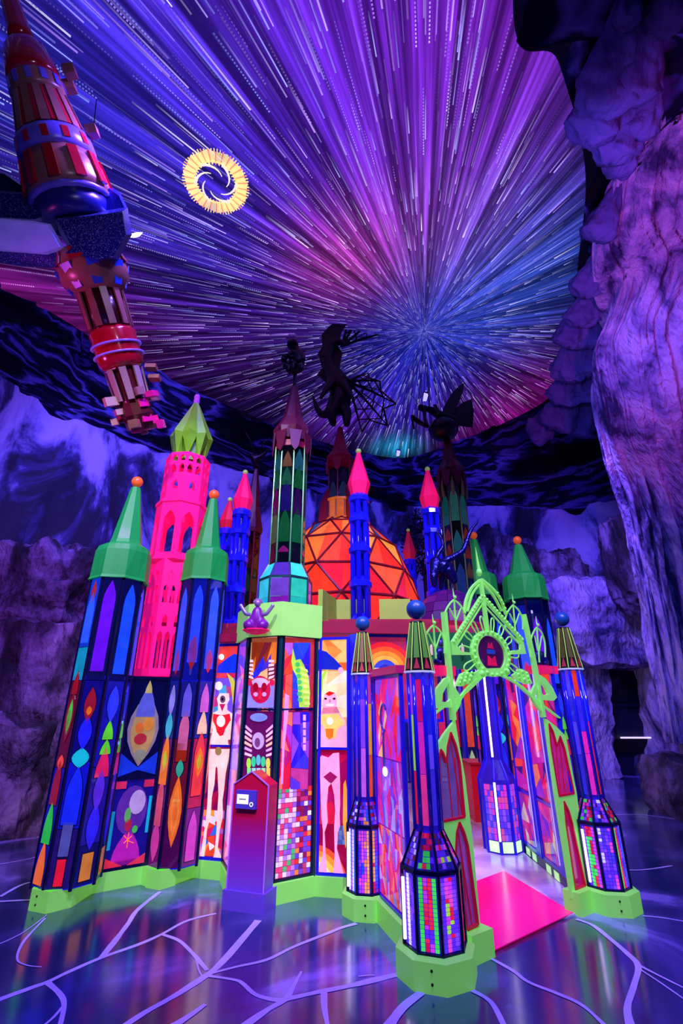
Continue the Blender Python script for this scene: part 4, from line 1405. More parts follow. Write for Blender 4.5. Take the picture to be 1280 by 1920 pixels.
def lantern_pillar(label, c, rot, stripe, seed, zs, full, capcol, ph=PH, R=.19):
    t = thing('lantern_pillar', label, 'pillar', (c[0], c[1], 0), 'tiled lantern pillars by the gate')
    rn = random.Random(seed)
    zl, zsh, zc, zt, zb = zs                       # lantern top, shoulder top, cap foot, cap top, ball centre
    MB().turn((c[0], c[1], 0), [(R * 1.30, 0), (R * 1.30, ph), (R * 1.05, ph + .012)], 8, rot).build('plinth_block', LIME, t)
    for k in (0, 1):
        q = octo(c, R * 1.30 * .924, 8, rot + PI / 8)[5]
        MB().ball((q[0] + .01, q[1] - .006, .045 + .06 * k), .008, 8, 5).build('bolt', BLACKIRON, t)
    pts = octo(c, R, 8, rot)
    mb = MB()
    for p in pts:
        mb.turn((p[0], p[1], 0), [(.011, ph), (.011, zl)], 6)
    for z in (ph + .01, zl):
        mb.turn((c[0], c[1], 0), [(R - .012, z - .012), (R + .010, z - .012), (R + .010, z + .012), (R - .012, z + .012), (R - .012, z - .012)], 8, rot, False)
    rs = .088
    ps = octo(c, rs, 8, rot)
    for p, q in zip(pts, ps):
        mb.tube([(p[0], p[1], zl), (q[0], q[1], zsh)], .009, 5)
    mb.build('lead_frame', NAVYBAR, t)
    for q in ps:
        MB().turn((q[0], q[1], 0), [(.015, zsh - .01), (.015, zc)], 8).build('shaft_rod', P('#1818c0', .08, emit=.14), t, True)
    MB().turn((c[0], c[1], 0), [(R - .016, ph + .01), (R - .016, zl - .005), (rs - .016, zsh), (rs - .014, zc)], 8, rot).build('inner_glass', GL('#2a14c8', .45), t)
    fs = facets(c, R, 8, rot)
    order = sorted(range(8), key=lambda i: -facing(fs[i]))
    for i in range(8):
        fr = fs[i]
        rank = order.index(i)
        pal = stripe[min(rank, len(stripe) - 1)]
        nc, nr = 4, 17
        w_ = (fr.w - .034) / nc
        h_ = (zl - ph - .05) / nr
        single = full and rank < 3
        mbs = {}
        for a in range(nc):
            run, colr = 0, None
            rn = random.Random(seed * 100 + i * 10 + sum(map(len, pal[a % len(pal)])) + len(pal[a % len(pal)][0]) + (0 if pal[a % len(pal)] is pal[(a - 1) % len(pal)] else a))
            for b in range(nr):
                if run <= 0:
                    colr = rn.choice(pal[a % len(pal)])
                    run = rn.randint(1, 3)
                run -= 1
                u0, v0 = .017 + a * w_, ph + .025 + b * h_
                poly = rect(u0 + .0022, v0 + .0022, u0 + w_ - .0022, v0 + h_ - .0022)
                if single:
                    pane(fr, poly, GL(colr, .85), t, -.008, .006, 'tile')
                else:
                    mbs.setdefault(colr, []).append(poly)
        if mbs:
            mb = MB()
            ml = []
            for k, (h, pl) in enumerate(mbs.items()):
                mb.cur = k
                ml.append(GL(h, .85))
                for poly in pl:
                    mb.prism([fr.pt(u, v, -.008) for u, v in poly[::-1]], fr.n * .006)
            mb.build('tile_panel', ml, t)['kind'] = 'stuff'
        # shoulder tiles
        p0, p1, q0, q1 = Vector((*pts[i], zl)), Vector((*pts[(i + 1) % 8], zl)), Vector((*ps[i], zsh)), Vector((*ps[(i + 1) % 8], zsh))
        nrm = (p1 - p0).cross(q0 - p0).normalized()
        mb = MB()
        ml = []
        cols_ = pal[0] + pal[1] + pal[-1] + ['#2a1480', '#5a1840', '#701028', '#20208a']
        mats_ = {}
        for a in range(4):
            for b in range(6):
                s0, s1, t0, t1 = .12 + .76 * a / 4 + .01, .12 + .76 * (a + 1) / 4 - .01, .08 + .84 * b / 6 + .01, .08 + .84 * (b + 1) / 6 - .01
                h = rn.choice(cols_)
                if h not in mats_:
                    mats_[h] = len(ml)
                    ml.append(GL(h, .42))
                mb.cur = mats_[h]
                quad = [p0.lerp(p1, s).lerp(q0.lerp(q1, s), tt) for s, tt in ((s0, t0), (s1, t0), (s1, t1), (s0, t1))]
                mb.prism([x - nrm * .004 for x in quad][::-1], nrm * .006)
        mb.build('shoulder_tiles', ml, t)['kind'] = 'stuff'
        # shaft glass of this side: tall coloured panes
        fr2 = Fr(ps[i], ps[(i + 1) % 8])
        z = zsh + .02
        k = 0
        seq = capcol[1][i % len(capcol[1])]
        while z < zc - .03:
            hgt = rn.uniform(.16, .42)
            z1 = min(z + hgt, zc - .01)
            pane(fr2, rect(.010, z, fr2.w - .010, z1 - .004), GL(seq[k % len(seq)], .6), t, -.006, .004)
            z, k = z1, k + 1
    if rs:
        a = octo(c, rs * .55, 8, rot)[5]
        MB().turn((a[0], a[1], 0), [(.008, zsh + .05), (.008, zc - .05)], 8).build('lamp_tube', P('#e8d8ff', .3, emit=2.0), t)
        MB().turn((octo(c, R + .004, 8, rot + .18)[4][0], octo(c, R + .004, 8, rot + .18)[4][1], 0), [(.010, ph + .05), (.010, zl - .05)], 8).build('lamp_tube', P('#f0e4ff', .3, emit=2.2), t)
    MB().turn((c[0], c[1], 0), [(.116, zc - .006), (.118, zc), (.116, zc + .006)], 8, rot).build('cap_plate', PALEEDGE, t)
    MB().turn((c[0], c[1], 0), [(.108, zc + .01), (.052, zt), (.046, zt + .01)], 8, rot).build('cap_cone', CAPDK, t)
    for i in range(8):
        a = rot + 2 * PI * i / 8
        for k, (m, w_) in enumerate(((RIB, .0045),)):
            MB().tube([(c[0] + .109 * math.cos(a), c[1] + .109 * math.sin(a), zc + .012), (c[0] + .053 * math.cos(a), c[1] + .053 * math.sin(a), zt)], w_, 5).build('cap_rib', m, t)
        a += PI / 8
        r0, r1 = .108 * .924 + .002, .052 * .924 + .002
        tx, ty = -math.sin(a), math.cos(a)
        ca_, sa2 = math.cos(a), math.sin(a)

        def qq(s, tt):
            r = r0 + (r1 - r0) * tt
            return (c[0] + ca_ * r + tx * s * r, c[1] + sa2 * r + ty * s * r, zc + .014 + (zt - zc - .014) * tt)
        MB().prism([qq(-.24, .24), qq(.24, .24), qq(.20, .98), qq(-.20, .98)][::-1], (ca_ * .002, sa2 * .002, 0)).build('cap_stripe', capcol[0], t)
        MB().prism([qq(-.22, .02), qq(.22, .02), qq(0, .26)][::-1], (ca_ * .003, sa2 * .003, 0)).build('cap_dart', P('#c03040', .4, emit=.1), t)
    MB().ball((c[0], c[1], zb), .075 * (1 if full else .92), 18, 12).build('ball', BALL, t, True)
    return t


G1, R1, P1_, V1 = ['#38d848', '#48e858'], ['#e01838', '#f02848', '#c81048'], ['#c838e0', '#e048c0', '#a040e8'], ['#5a28e8', '#4a30d0', '#7a40f0']
OR1, BL1, W1 = ['#f08830', '#f09848', '#e8b070'], ['#2848e0', '#3058f0'], ['#f4ecff', '#e8dcff']
RV, PR = R1 + V1[:1] + P1_[:1], P1_ + R1[:1] + V1[:1] + ['#a8e840']
shaftA = [['#e01838', '#a8e030', '#b040d8', '#d038c0', '#4838e8', '#40a8c8'], ['#e83890', '#d028b0', '#c81868', '#3028d8', '#e04828'], ['#3828d0', '#5a40e8', '#2020c0'], ['#f0a8d0', '#7a50e0', '#3838e8']]
shaftB = [['#e85028', '#f0a030', '#c03890', '#7a50e8', '#c0d0ff'], ['#8a2ca0', '#5a30d8', '#3828c8'], ['#c860e0', '#8040e0', '#4030d8']]
shaftC = [['#e02818', '#d83020', '#3040e8', '#6a80ff', '#a870e8'], ['#2828c8', '#5038e0'], ['#f030c0', '#e828b0', '#3828d8', '#e03828', '#40d048']]
lantern_pillar('nearest lantern pillar with lime and red tile stripes, left of the gate', (0.575, 3.72), .06, [[G1, RV, RV, G1], [V1, PR, PR, V1], [V1, W1, V1, V1], [V1, P1_, BL1, R1]], 3, (.55, .76, 1.73, 2.09, 2.19), True, (P('#58a838', .4, emit=.12), shaftA))
lantern_pillar('smaller lantern pillar with orange and violet tiles, beside the rosy figure window', (0.20, 4.65), .22, [[V1 + P1_, BL1 + P1_, OR1 + P1_, OR1], [OR1 + R1, V1 + BL1, R1 + BL1, G1 + V1], [W1, V1, W1, BL1], [P1_, V1, BL1, R1]], 5, (.60, .78, 1.77, 2.14, 2.23), False, (P('#8a6838', .4, emit=.05), shaftB), R=.155)
lantern_pillar('right-hand lantern pillar with violet tiles, right of the gate', (2.16, 4.76), .25, [[V1 + W1, V1, V1, V1 + P1_], [V1, R1 + G1, R1 + G1, P1_], [G1, R1, V1, BL1], [P1_, V1, BL1, R1]], 9, (.60, .78, 1.82, 2.20, 2.29), False, (P('#5a5018', .4, emit=.05), shaftC), R=.175)

# collage wall between the two left pillars
t = thing('collage_wall', 'pink and violet collage glass wall between the two left lantern pillars', 'glass wall', (.35, 4.3, 0))
f = Fr((0.30, 4.56), (0.47, 3.98))
W = f.w
MB().prism([f.pt(0, 0, .06), f.pt(W, 0, .06), f.pt(W, 0, -.08), f.pt(0, 0, -.08)][::-1], (0, 0, PH)).build('plinth_block', LIME, t)
frame_part(f, 0, PH, W, 1.74, t, BLUEBAR, .022)
bk = pane(f, rect(.02, PH + .02, W - .02, 1.72), GL('#8a20b0', .5), t, -.004)
shatter(f, rect(.025, PH + .03, W - .025, .62), 80, ['#e03070', '#c838c8', '#6a60d8', '#f07060', '#8a40e0', '#d0a0f0', '#e01848'], bk, 31, .003, .002, .75, 0, 2.2)
shatter(f, rect(.025, .63, W - .025, 1.10), 46, ['#c028a8', '#7a38e0', '#e83090', '#5a48f0', '#b058e8', '#a890f0'], bk, 32, .003, .002, .75, 0, 2.6)
shatter(f, rect(.025, 1.11, W - .025, 1.71), 44, ['#e01858', '#f02840', '#b030d0', '#d838b0', '#8a48e8', '#f0b080'], bk, 33, .003, .002, .8, 0, 2.6)
mb = MB()
cc = f.px(722, 1345)
ring = [f.pt(cc[0] + .065 * math.cos(a * PI / 10), cc[1] + .10 * math.sin(a * PI / 10), .014) for a in range(2, 17)]
mb.tube(ring + [f.pt(cc[0] - .02, cc[1] - .12, .014), f.pt(cc[0] - .02, cc[1] - .36, .014)], .011, 6)
mb.build('cane_shape', GL('#3c2ca8', .5), t, True)
pane(f, oval(cc[0] - .01, cc[1] - .40, .05, .035, 10), GL('#fff8d8', 1.2), t, .010, .006, 'pane')
cornice_piece('cornice', 'magenta coping on the collage wall between the left pillars', [(0.30, 4.56), (0.47, 3.98)], 1.74, 1.80, P('#d01868', .4, emit=.15), .06)

# clerestory window behind, over the collage wall
t = thing('fan_window', 'small orange fan window under the crimson eave behind the left pillars', 'window', (.55, 5.35, 1.6))
f = Fr((0.16, 5.15), (1.02, 5.25))
frame_part(f, 0, 1.35, f.w, 2.2, t, BLUEBAR, .03, muls=(f.w * .62,))
bk = pane(f, rect(.02, 1.37, f.w - .02, 2.18), GL('#b02060', .5), t, -.004)
c0 = f.px(722, 1262)
for k, h in enumerate(['#e02030', '#f05028', '#f88830', '#f0a848', '#3040d8', '#2028a0']):
    r0, r1 = .31 - .045 * k, .268 - .045 * k
    arc = [(c0[0] + r0 * math.cos(a * PI / 12), c0[1] + r0 * math.sin(a * PI / 12)) for a in range(13)] + [(c0[0] + r1 * math.cos(a * PI / 12), c0[1] + r1 * math.sin(a * PI / 12)) for a in range(12, -1, -1)]
    arc = [(min(max(a, .025), f.w - .025), min(b, 2.17)) for a, b in arc]
    pane(f, arc, GL(h, .9), bk, .003, .005, 'rainbow_band')
shatter(f, rect(c0[0] - .12, 1.40, c0[0] + .14, c0[1] + .05), 10, ['#f8e0c0', '#f05030', '#3030c8', '#f0a040', '#d02060'], bk, 41, .009, .003, .8)
cornice_piece('cornice', 'crimson eave below the lime parapet behind the pillars', [(-0.2, 5.10), (0.16, 5.12), (1.06, 5.22)], 2.20, 2.32, CRIM)
t = thing('lime_parapet', 'olive lime parapet in front of the orange dome', 'parapet', (.4, 5.6, 2.32))
OLIVE = P('#9ab83a', .55, emit=.08, vary=.12, vscale=2)
for a, b in (((-.20, 5.08), (-.06, 5.62)), ((-.06, 5.62), (.30, 5.60)), ((.44, 5.60), (.80, 5.58))):
    g = Fr(a, b)
    MB().prism([g.pt(0, 2.32, 0), g.pt(g.w, 2.32, 0), g.pt(g.w, 2.32, -.05), g.pt(0, 2.32, -.05)][::-1], (0, 0, .34)).build('parapet_panel', OLIVE, t)
MB().prism([(-.06, 5.55, 2.31), (.82, 5.52, 2.31), (.82, 5.75, 2.31), (-.06, 5.75, 2.31)], (0, 0, .02)).build('parapet_ledge', CRIM, t)

# ------------------------------------------------------------------ the lime gate
GA, GB = Vector((0.93, 3.98)), Vector((1.78, 4.60))
gd = (GB - GA).normalized()
f = Fr(GA - gd * .4, GB + gd * .4)
t = thing('gate', 'lime green openwork gothic gate with beaded gable and oval rose', 'gate', ((GA.x + GB.x) / 2, (GA.y + GB.y) / 2, 0))
LG = P('#8cf468', .38, emit=.30, vary=.05)
REDT = P('#d01030', .4, emit=.15)


def pxp(x, y, d=0.0):
    return f.pt(*f.px(x, y), d)


def strap(pts, w, d0=-.012, d1=.012, name='strap', mat=None, k=6, smooth_=True):
    c = catmull([(*f.px(*p), 0) for p in pts], k) if smooth_ and len(pts) > 2 else [Vector((*f.px(*p), 0)) for p in pts]
    mb = MB()
    A, B = [], []
    for i, p in enumerate(c):
        tt = (c[min(i + 1, len(c) - 1)] - c[max(i - 1, 0)]).normalized()
        n_ = Vector((-tt.y, tt.x, 0)) * w / 2
        A.append(p + n_)
        B.append(p - n_)
    rings = [[f.pt(a.x, a.y, d0), f.pt(b.x, b.y, d0), f.pt(b.x, b.y, d1), f.pt(a.x, a.y, d1)] for a, b in zip(A, B)]
    mb.loft(rings)
    return mb.build(name, mat or LG, t)


def plate(pts, d0=-.012, d1=.012, name='plate', mat=None):
    poly = [f.px(*p) for p in pts]
    return pane(f, poly, mat or LG, t, d0, d1 - d0, name)


def bead(x, y, r, name='bead'):
    return MB().ball(pxp(x, y, .012), r, 10, 6).build(name, LG, t, True)


# jambs with red-edged lancets: solid borders around real openings
def jamb(outer, holes):
    """ring of quads between the outline and each lancet, bridged by bars"""
    for h in holes:
        c = [Vector((*f.px(*p), 0)) for p in h]
        for nm, w_, d0, d1, m in (('lancet_edge', .016, -.014, .018, REDT),):
            cc_ = c + [c[0]]
            mb = MB()
            for a, b in zip(cc_[:-1], cc_[1:]):
                f.bar(mb, (a.x, a.y), (b.x, b.y), w_, d0, d1)
            mb.build(nm, m, t)
    # lime web: polygon with holes, filled by tessellation
    import mathutils
    loops = [[Vector((*f.px(*p), 0)) for p in outer]] + [[Vector((*f.px(*p), 0)) for p in h] for h in holes]
    flat = [p for l in loops for p in l]
    tris = mathutils.geometry.tessellate_polygon(loops)
    n_ = len(flat)
    mb = MB()
    vs_ = [f.pt(p.x, p.y, -.012) for p in flat] + [f.pt(p.x, p.y, .012) for p in flat]
    fs_ = [tuple(x) for x in tris] + [tuple(n_ + i for i in x[::-1]) for x in tris]
    o = 0
    for l in loops:
        m = len(l)
        fs_ += [(o + i, o + (i + 1) % m, n_ + o + (i + 1) % m, n_ + o + i) for i in range(m)]
        o += m
    mb.add(vs_, fs_)
    mb.build('jamb', LG, t)


jamb([(851, 1350), (858, 1395), (869, 1455), (884, 1580), (898, 1742), (868, 1750), (846, 1590), (826, 1545), (816, 1400), (832, 1375)],
     [[(826, 1540), (820, 1425), (823, 1405), (828, 1412), (834, 1430), (836, 1400), (842, 1373), (852, 1398), (859, 1431), (868, 1531)],
      [(873, 1742), (851, 1600), (853, 1560), (858, 1541), (867, 1560), (874, 1585), (893, 1733)]])
jamb([(1020, 1347), (1039, 1487), (1070, 1684), (1100, 1670), (1079, 1490), (1058, 1380), (1040, 1362)],
     [[(1045, 1492), (1030, 1400), (1026, 1357), (1034, 1372), (1041, 1398), (1047, 1380), (1055, 1402), (1073, 1487)],
      [(1076, 1668), (1058, 1545), (1054, 1502), (1063, 1520), (1070, 1545), (1094, 1660)]])
for pts in ([(842, 1378), (866, 1530)], [(836, 1410), (848, 1536)], [(858, 1560), (884, 1735)], [(864, 1600), (872, 1690)], [(852, 1420), (860, 1532)]):
    strap(pts, .006, -.006, .006, 'glazing_bar', REDT, smooth_=False)
for pts in ([(1047, 1385), (1058, 1490)], [(1041, 1400), (1050, 1492)]):
    strap(pts, .006, -.006, .006, 'glazing_bar', REDT, smooth_=False)
pane(f, [f.px(*p) for p in [(1046, 1490), (1031, 1400), (1027, 1362), (1034, 1376), (1041, 1400), (1047, 1384), (1055, 1404), (1072, 1485)]], GL('#c82890', .55, .3), t, -.004, .004, 'lancet_glass')
pane(f, [f.px(*p) for p in [(1077, 1666), (1059, 1545), (1055, 1506), (1063, 1524), (1070, 1547), (1093, 1658)]], GL('#c01878', .5, .3), t, -.004, .004, 'lancet_glass')
pane(f, [f.px(*p) for p in [(827, 1538), (821, 1425), (824, 1409), (828, 1416), (834, 1434), (837, 1404), (842, 1378), (852, 1402), (858, 1433), (867, 1529)]], GL('#a878f0', .35, .7), t, -.004, .004, 'lancet_glass')
pane(f, [f.px(*p) for p in [(874, 1740), (852, 1600), (854, 1562), (858, 1546), (867, 1564), (873, 1587), (892, 1731)]], GL('#c860e0', .35, .7), t, -.004, .004, 'lancet_glass')
# feet
for (a, b) in (((868, 1752), (908, 1742)), ((1072, 1692), (1112, 1680))):
    u0, u1 = f.px(*a)[0], f.px(*b)[0]
    MB().prism([f.pt(u0, 0, .07), f.pt(u1, 0, .07), f.pt(u1, 0, -.07), f.pt(u0, 0, -.07)][::-1], (0, 0, .15)).build('foot_block', LIME, t)
# posts
strap([(832, 1148), (840, 1240), (849, 1350)], .034, -.02, .02, 'post', smooth_=False)
strap([(981, 1152), (1000, 1240), (1018, 1345)], .034, -.02, .02, 'post', smooth_=False)
# pointed arch and braces
strap([(852, 1330), (867, 1302), (891, 1276), (912, 1265), (928, 1262), (952, 1272), (977, 1288), (1001, 1312), (1018, 1338)], .020, name='arch')
strap([(908, 1264), (870, 1300), (830, 1326), (797, 1352)], .012, name='brace')
strap([(955, 1270), (990, 1302), (1020, 1325), (1048, 1346)], .012, name='brace')
# gable rails with beads
strap([(848, 1206), (902, 1120)], .030, -.015, .015, 'gable_rail', smooth_=False)
strap([(905, 1120), (978, 1200)], .030, -.015, .015, 'gable_rail', smooth_=False)
strap([(852, 1216), (904, 1132), (972, 1206)], .010, -.008, .008, 'gable_inner', smooth_=False)
for i in range(16):
    k = i / 15
    bead(848 + 53 * k, 1203 - 85 * k, .0135)
    bead(906 + 71 * k, 1119 + 80 * k, .0135)
strap([(900, 1086), (905, 1120), (913, 1182)], .028, -.015, .016, 'king_post', smooth_=False)
# ogee above
strap([(899, 1088), (884, 1102), (874, 1124), (870, 1150)], .018, name='ogee')
strap([(897, 1096), (884, 1116), (876, 1146)], .012, name='ogee')
strap([(902, 1086), (922, 1103), (938, 1124), (948, 1152)], .018, name='ogee')
strap([(904, 1094), (924, 1116), (940, 1146)], .012, name='ogee')
for k in range(6):
    bead(931 + k * 3.6, 1112 + k * 7.2, .010)
# finial
q = f.px(898, 1073)
for (zz, r, nm) in ((q[1], .026, 'finial_ball'), (q[1] + .045, .014, 'finial_ball')):
    MB().ball(f.pt(q[0], zz, 0), r, 12, 8, (1, 1, 1.35)).build(nm, LG, t, True)
tp = f.px(891, 1026)
MB().tube([f.pt(q[0], q[1] + .03, 0), f.pt((q[0] + tp[0]) / 2, (q[1] + tp[1]) / 2, 0), f.pt(tp[0], tp[1], 0)], [.015, .010, .002], 8).build('finial_spike', LG, t)
# oval rose
oc = f.px(920, 1225)
ru, rv = abs(f.px(954, 1225)[0] - oc[0]), abs(f.px(920, 1183)[1] - oc[1])
mb = MB()
rings = []
NN = 40
for i in range(NN + 1):
    a = 2 * PI * i / NN
    ca_, sa2 = math.cos(a), math.sin(a)
    rings.append([f.pt(oc[0] + ru * k * ca_, oc[1] + rv * k2 * sa2, d) for k, k2, d in ((.72, .78, -.016), (1.0, 1.0, -.016), (1.0, 1.0, .014), (.72, .78, .014))])
mb.loft(rings, False)
mb.build('oval_ring', LG, t)
for i in range(22):
    a = 2 * PI * i / 22
    MB().ball(f.pt(oc[0] + ru * .90 * math.cos(a), oc[1] + rv * .92 * math.sin(a), .016), .015, 10, 6).build('bead', LG, t, True)
pane(f, oval(oc[0], oc[1], ru * .70, rv * .76, 24), GL('#4a1058', .4, .25), t, -.008, .006, 'rose_glass')
pane(f, [(oc[0] - .06, oc[1] - .10), (oc[0] + .06, oc[1] - .10), (oc[0] + .045, oc[1] - .02), (oc[0], oc[1] - .05), (oc[0] - .045, oc[1] - .02)], GL('#d01050', .6), t, .0, .006, 'rose_glass')
pane(f, rect(oc[0] - .05, oc[1] - .005, oc[0] + .05, oc[1] + .03), GL('#2040b0', .5), t, .0, .006, 'rose_glass')
pane(f, [(oc[0] - .04, oc[1] + .04), (oc[0] + .04, oc[1] + .04), (oc[0] + .02, oc[1] + .09), (oc[0], oc[1] + .06), (oc[0] - .02, oc[1] + .09)], GL('#b01048', .6), t, .0, .006, 'rose_glass')
# petals round the rose
for ang, L_, w_ in ((178, .150, .085), (205, .150, .075), (150, .115, .07), (125, .120, .07), (103, .125, .06), (78, .125, .06), (55, .120, .07), (30, .115, .07), (2, .145, .085), (-25, .150, .075)):
    a = math.radians(ang)
    dx, dz = math.cos(a), math.sin(a)
    sx, sz = -dz, dx
    b0_ = Vector((oc[0] + ru * dx * .98, oc[1] + rv * dz * .98))
    pts = []
    for k in range(13):
        s = k / 12
        lx = L_ * math.sin(PI * s) ** .8
        ly = w_ / 2 * math.cos(PI * s) * (0.45 + .75 * math.sin(PI * s))
        pts.append(f.pt(b0_.x + dx * lx + sx * ly, b0_.y + dz * lx + sz * ly, 0))
    MB().tube(pts, .0065, 6).build('petal_loop', LG, t, True)
# side plates and pods
plate([(846, 1205), (858, 1198), (856, 1212), (862, 1222), (884, 1224), (884, 1228), (848, 1228)], name='side_plate')
plate([(978, 1198), (968, 1194), (974, 1208), (974, 1218), (956, 1222), (956, 1227), (984, 1226)], name='side_plate')
plate([(888, 1262), (900, 1254), (946, 1252), (955, 1262), (946, 1270), (928, 1262), (910, 1266), (896, 1276)], name='sill_plate')
for cx_, cy_, m in ((870, 1272, 1), (979, 1268, -1)):
    plate([(cx_ - 17 * m, cy_ + 14), (cx_ - 8 * m, cy_ - 8), (cx_ + 4 * m, cy_ - 14), (cx_ + 20 * m, cy_ - 2), (cx_ + 10 * m, cy_ + 8), (cx_ - 6 * m, cy_ + 15)], name='pod')
    for k in range(9):
        bead(cx_ - 10 * m + (k % 3) * 9 * m + (k // 3) * 2 * m, cy_ + 8 - (k // 3) * 7 - (k % 3) * 2.2, .017 if k % 2 else .012)
    bead(cx_ + 31 * m, cy_ - 9, .026)
for pts in ([(845, 1268), (832, 1272), (818, 1290), (809, 1325), (818, 1328), (846, 1326), (845, 1308), (838, 1316), (826, 1316), (828, 1300), (838, 1282)],
            [(1004, 1262), (1020, 1272), (1034, 1290), (1042, 1308), (1036, 1314), (1014, 1312), (1010, 1298), (1018, 1304), (1026, 1302), (1020, 1288), (1008, 1276)]):
    plate(pts, name='fluke')
strap([(846, 1290), (858, 1312), (850, 1330)], .05, name='spandrel')
strap([(1004, 1288), (998, 1306), (1012, 1328)], .05, name='spandrel')
# small side lattices with their own finials
for (bx0, bx1, top, ybase, yspr) in ((834, 871, 1124, 1172, 1150), (795, 833, 1172, 1225, 1200), (947, 980, 1134, 1180, 1160), (994, 1022, 1176, 1232, 1205)):
    mx = (bx0 + bx1) / 2 - 2
    strap([(bx0, ybase), (bx0, yspr), (bx0 + (mx - bx0) * .45, top + 10), (mx, top)], .010, -.006, .006, 'lattice_arch')
    strap([(bx1, ybase), (bx1 - 1, yspr), (bx1 - (bx1 - mx) * .45, top + 10), (mx, top)], .010, -.006, .006, 'lattice_arch')
    strap([(mx, top), (mx + 5, ybase + 10)], .009, -.006, .006, 'lattice_bar', smooth_=False)
    strap([(bx0 + 8, top + 16), (mx + 2, ybase - 12)], .007, -.005, .005, 'lattice_bar', smooth_=False)
    strap([(bx1 - 7, top + 16), (mx + 4, ybase - 8)], .007, -.005, .005, 'lattice_bar', smooth_=False)
    bead(mx, top - 4, .014, 'finial_ball')
    a, b = pxp(mx, top - 6), pxp(mx - 2, top - 21)
    MB().tube([a, b], [.007, .0015], 6).build('finial_spike', LG, t)

# magenta copings and small figures beside the gate
cornice_piece('cornice', 'hot pink coping left of the gate with a seated statuette', [(0.66, 3.86), (0.86, 4.0)], 1.72, 1.79, P('#ff1860', .4, emit=.25), .10)
cornice_piece('cornice', 'hot pink coping right of the gate', [(1.80, 4.68), (2.02, 4.82)], 1.78, 1.85, P('#ff1860', .4, emit=.25), .10)

# ------------------------------------------------------------------ inside the castle
M_MARB = rock_material('marble_floor', ['#9a86c0', '#d8c8e8', '#efe4f4'], (1.2, 1.2, 1.2), (0.35, 0.6), .18, .02, 3)
def slab(name, pts, z0, z1, mat, loc=None):
    mb = MB().prism([Vector((x, y, z0)) for x, y in pts][::-1], (0, 0, z1 - z0))
    c = sum((Vector((x, y, 0)) for x, y in pts), Vector()) / len(pts)
    return mb.build(name, mat, loc=(c.x, c.y, z0))


tag(slab('marble_floor', [(0.60, 3.92), (1.98, 4.70), (2.0, 6.6), (2.3, 8.0), (3.9, 10.5), (3.9, 11.6), (-2.0, 11.6), (-2.0, 6.0), (-0.2, 5.4), (0.3, 4.9)], 0.0, .012, M_MARB), 'pale veined marble floor inside the castle gate', None, None, 'structure')
HOTFL = P('#ff0c84', .22, emit=.28)
tag(slab('carpet', [tuple(on_z(x, y, .016).xy) for x, y in ((840, 1672), (944, 1633), (1074, 1711), (909, 1790))], .012, .018, HOTFL), 'hot pink carpet just inside the gate', 'carpet')
tag(slab('carpet', [tuple(on_z(x, y, .016).xy) for x, y in ((866, 1470), (905, 1458), (906, 1488))], .012, .018, HOTFL), 'small pink carpet wedge deep inside the castle', 'carpet')
# red bench
q0, q1 = on_z(905, 1530, .02), on_z(935, 1550, .02)
b_ = thing('bench', 'glossy red box bench inside the castle behind the blue column', 'bench', (2.1, 8.0, 0))
MB().box((2.12, 8.0, .36), (.55, .55, .72)).build('bench_body', P('#e8102c', .3, emit=.08), b_)
MB().box((2.12, 8.0, .735), (.60, .60, .03)).build('bench_top', P('#c00c28', .3), b_)
# right inner glass wall
t = thing('inner_glass_wall', 'red and violet glass wall inside the gate on the right', 'glass wall', (1.85, 5.6, 0))
f2 = Fr((2.03, 6.30), (1.98, 4.74))
f2.n = -f2.n if f2.n.x > 0 else f2.n
MB().prism([f2.pt(0, 0, .02), f2.pt(f2.w, 0, .02), f2.pt(f2.w, 0, -.12), f2.pt(0, 0, -.12)], (0, 0, .10)).build('plinth_block', NAVYBAR, t)
seg = [0.0, .46, .62, 1.08, 1.22, f2.w]
for k, (a, b) in enumerate(zip(seg[:-1], seg[1:])):
    if k in (1, 3):
        MB().prism([f2.pt(a, .1, .03), f2.pt(b, .1, .03), f2.pt(b, .1, -.06), f2.pt(a, .1, -.06)], (0, 0, 1.75)).build('blue_post', BLUEBAR, t)
        MB().tube([f2.pt((a + b) / 2, .18, .045), f2.pt((a + b) / 2, 1.8, .045)], .006, 8).build('lamp_tube', P('#b8a8ff', .3, emit=.7), t)
        continue
    frame_part(f2, a, .10, b, 1.85, t, BLUEBAR, .03, rails=(.62,))
    bk = pane(f2, rect(a + .02, .12, b - .02, .61), GL('#8a2098', .35), t, -.004)
    shatter(f2, rect(a + .03, .13, b - .03, .60), 14, ['#a030b0', '#c02878', '#6a30d0', '#d84088', '#e8d0c0'], bk, 51 + k, .003, .004, .5)
    bk = pane(f2, rect(a + .02, .64, b - .02, 1.83), GL('#b01848', .35), t, -.004)
    shatter(f2, rect(a + .03, .65, b - .03, 1.82), 22, ['#e02030', '#f04030', '#d01868', '#c828a0', '#8a30c8', '#f07830', '#40186a'], bk, 61 + k, .003, .004, .6)
for k in (0, 1, 3, 4, 6):
    pane(f2, rect(.10 + k * .2, .02, .22 + k * .2, .085), GL('#b8f8a0', .7), t, .021, .004, 'light_block')
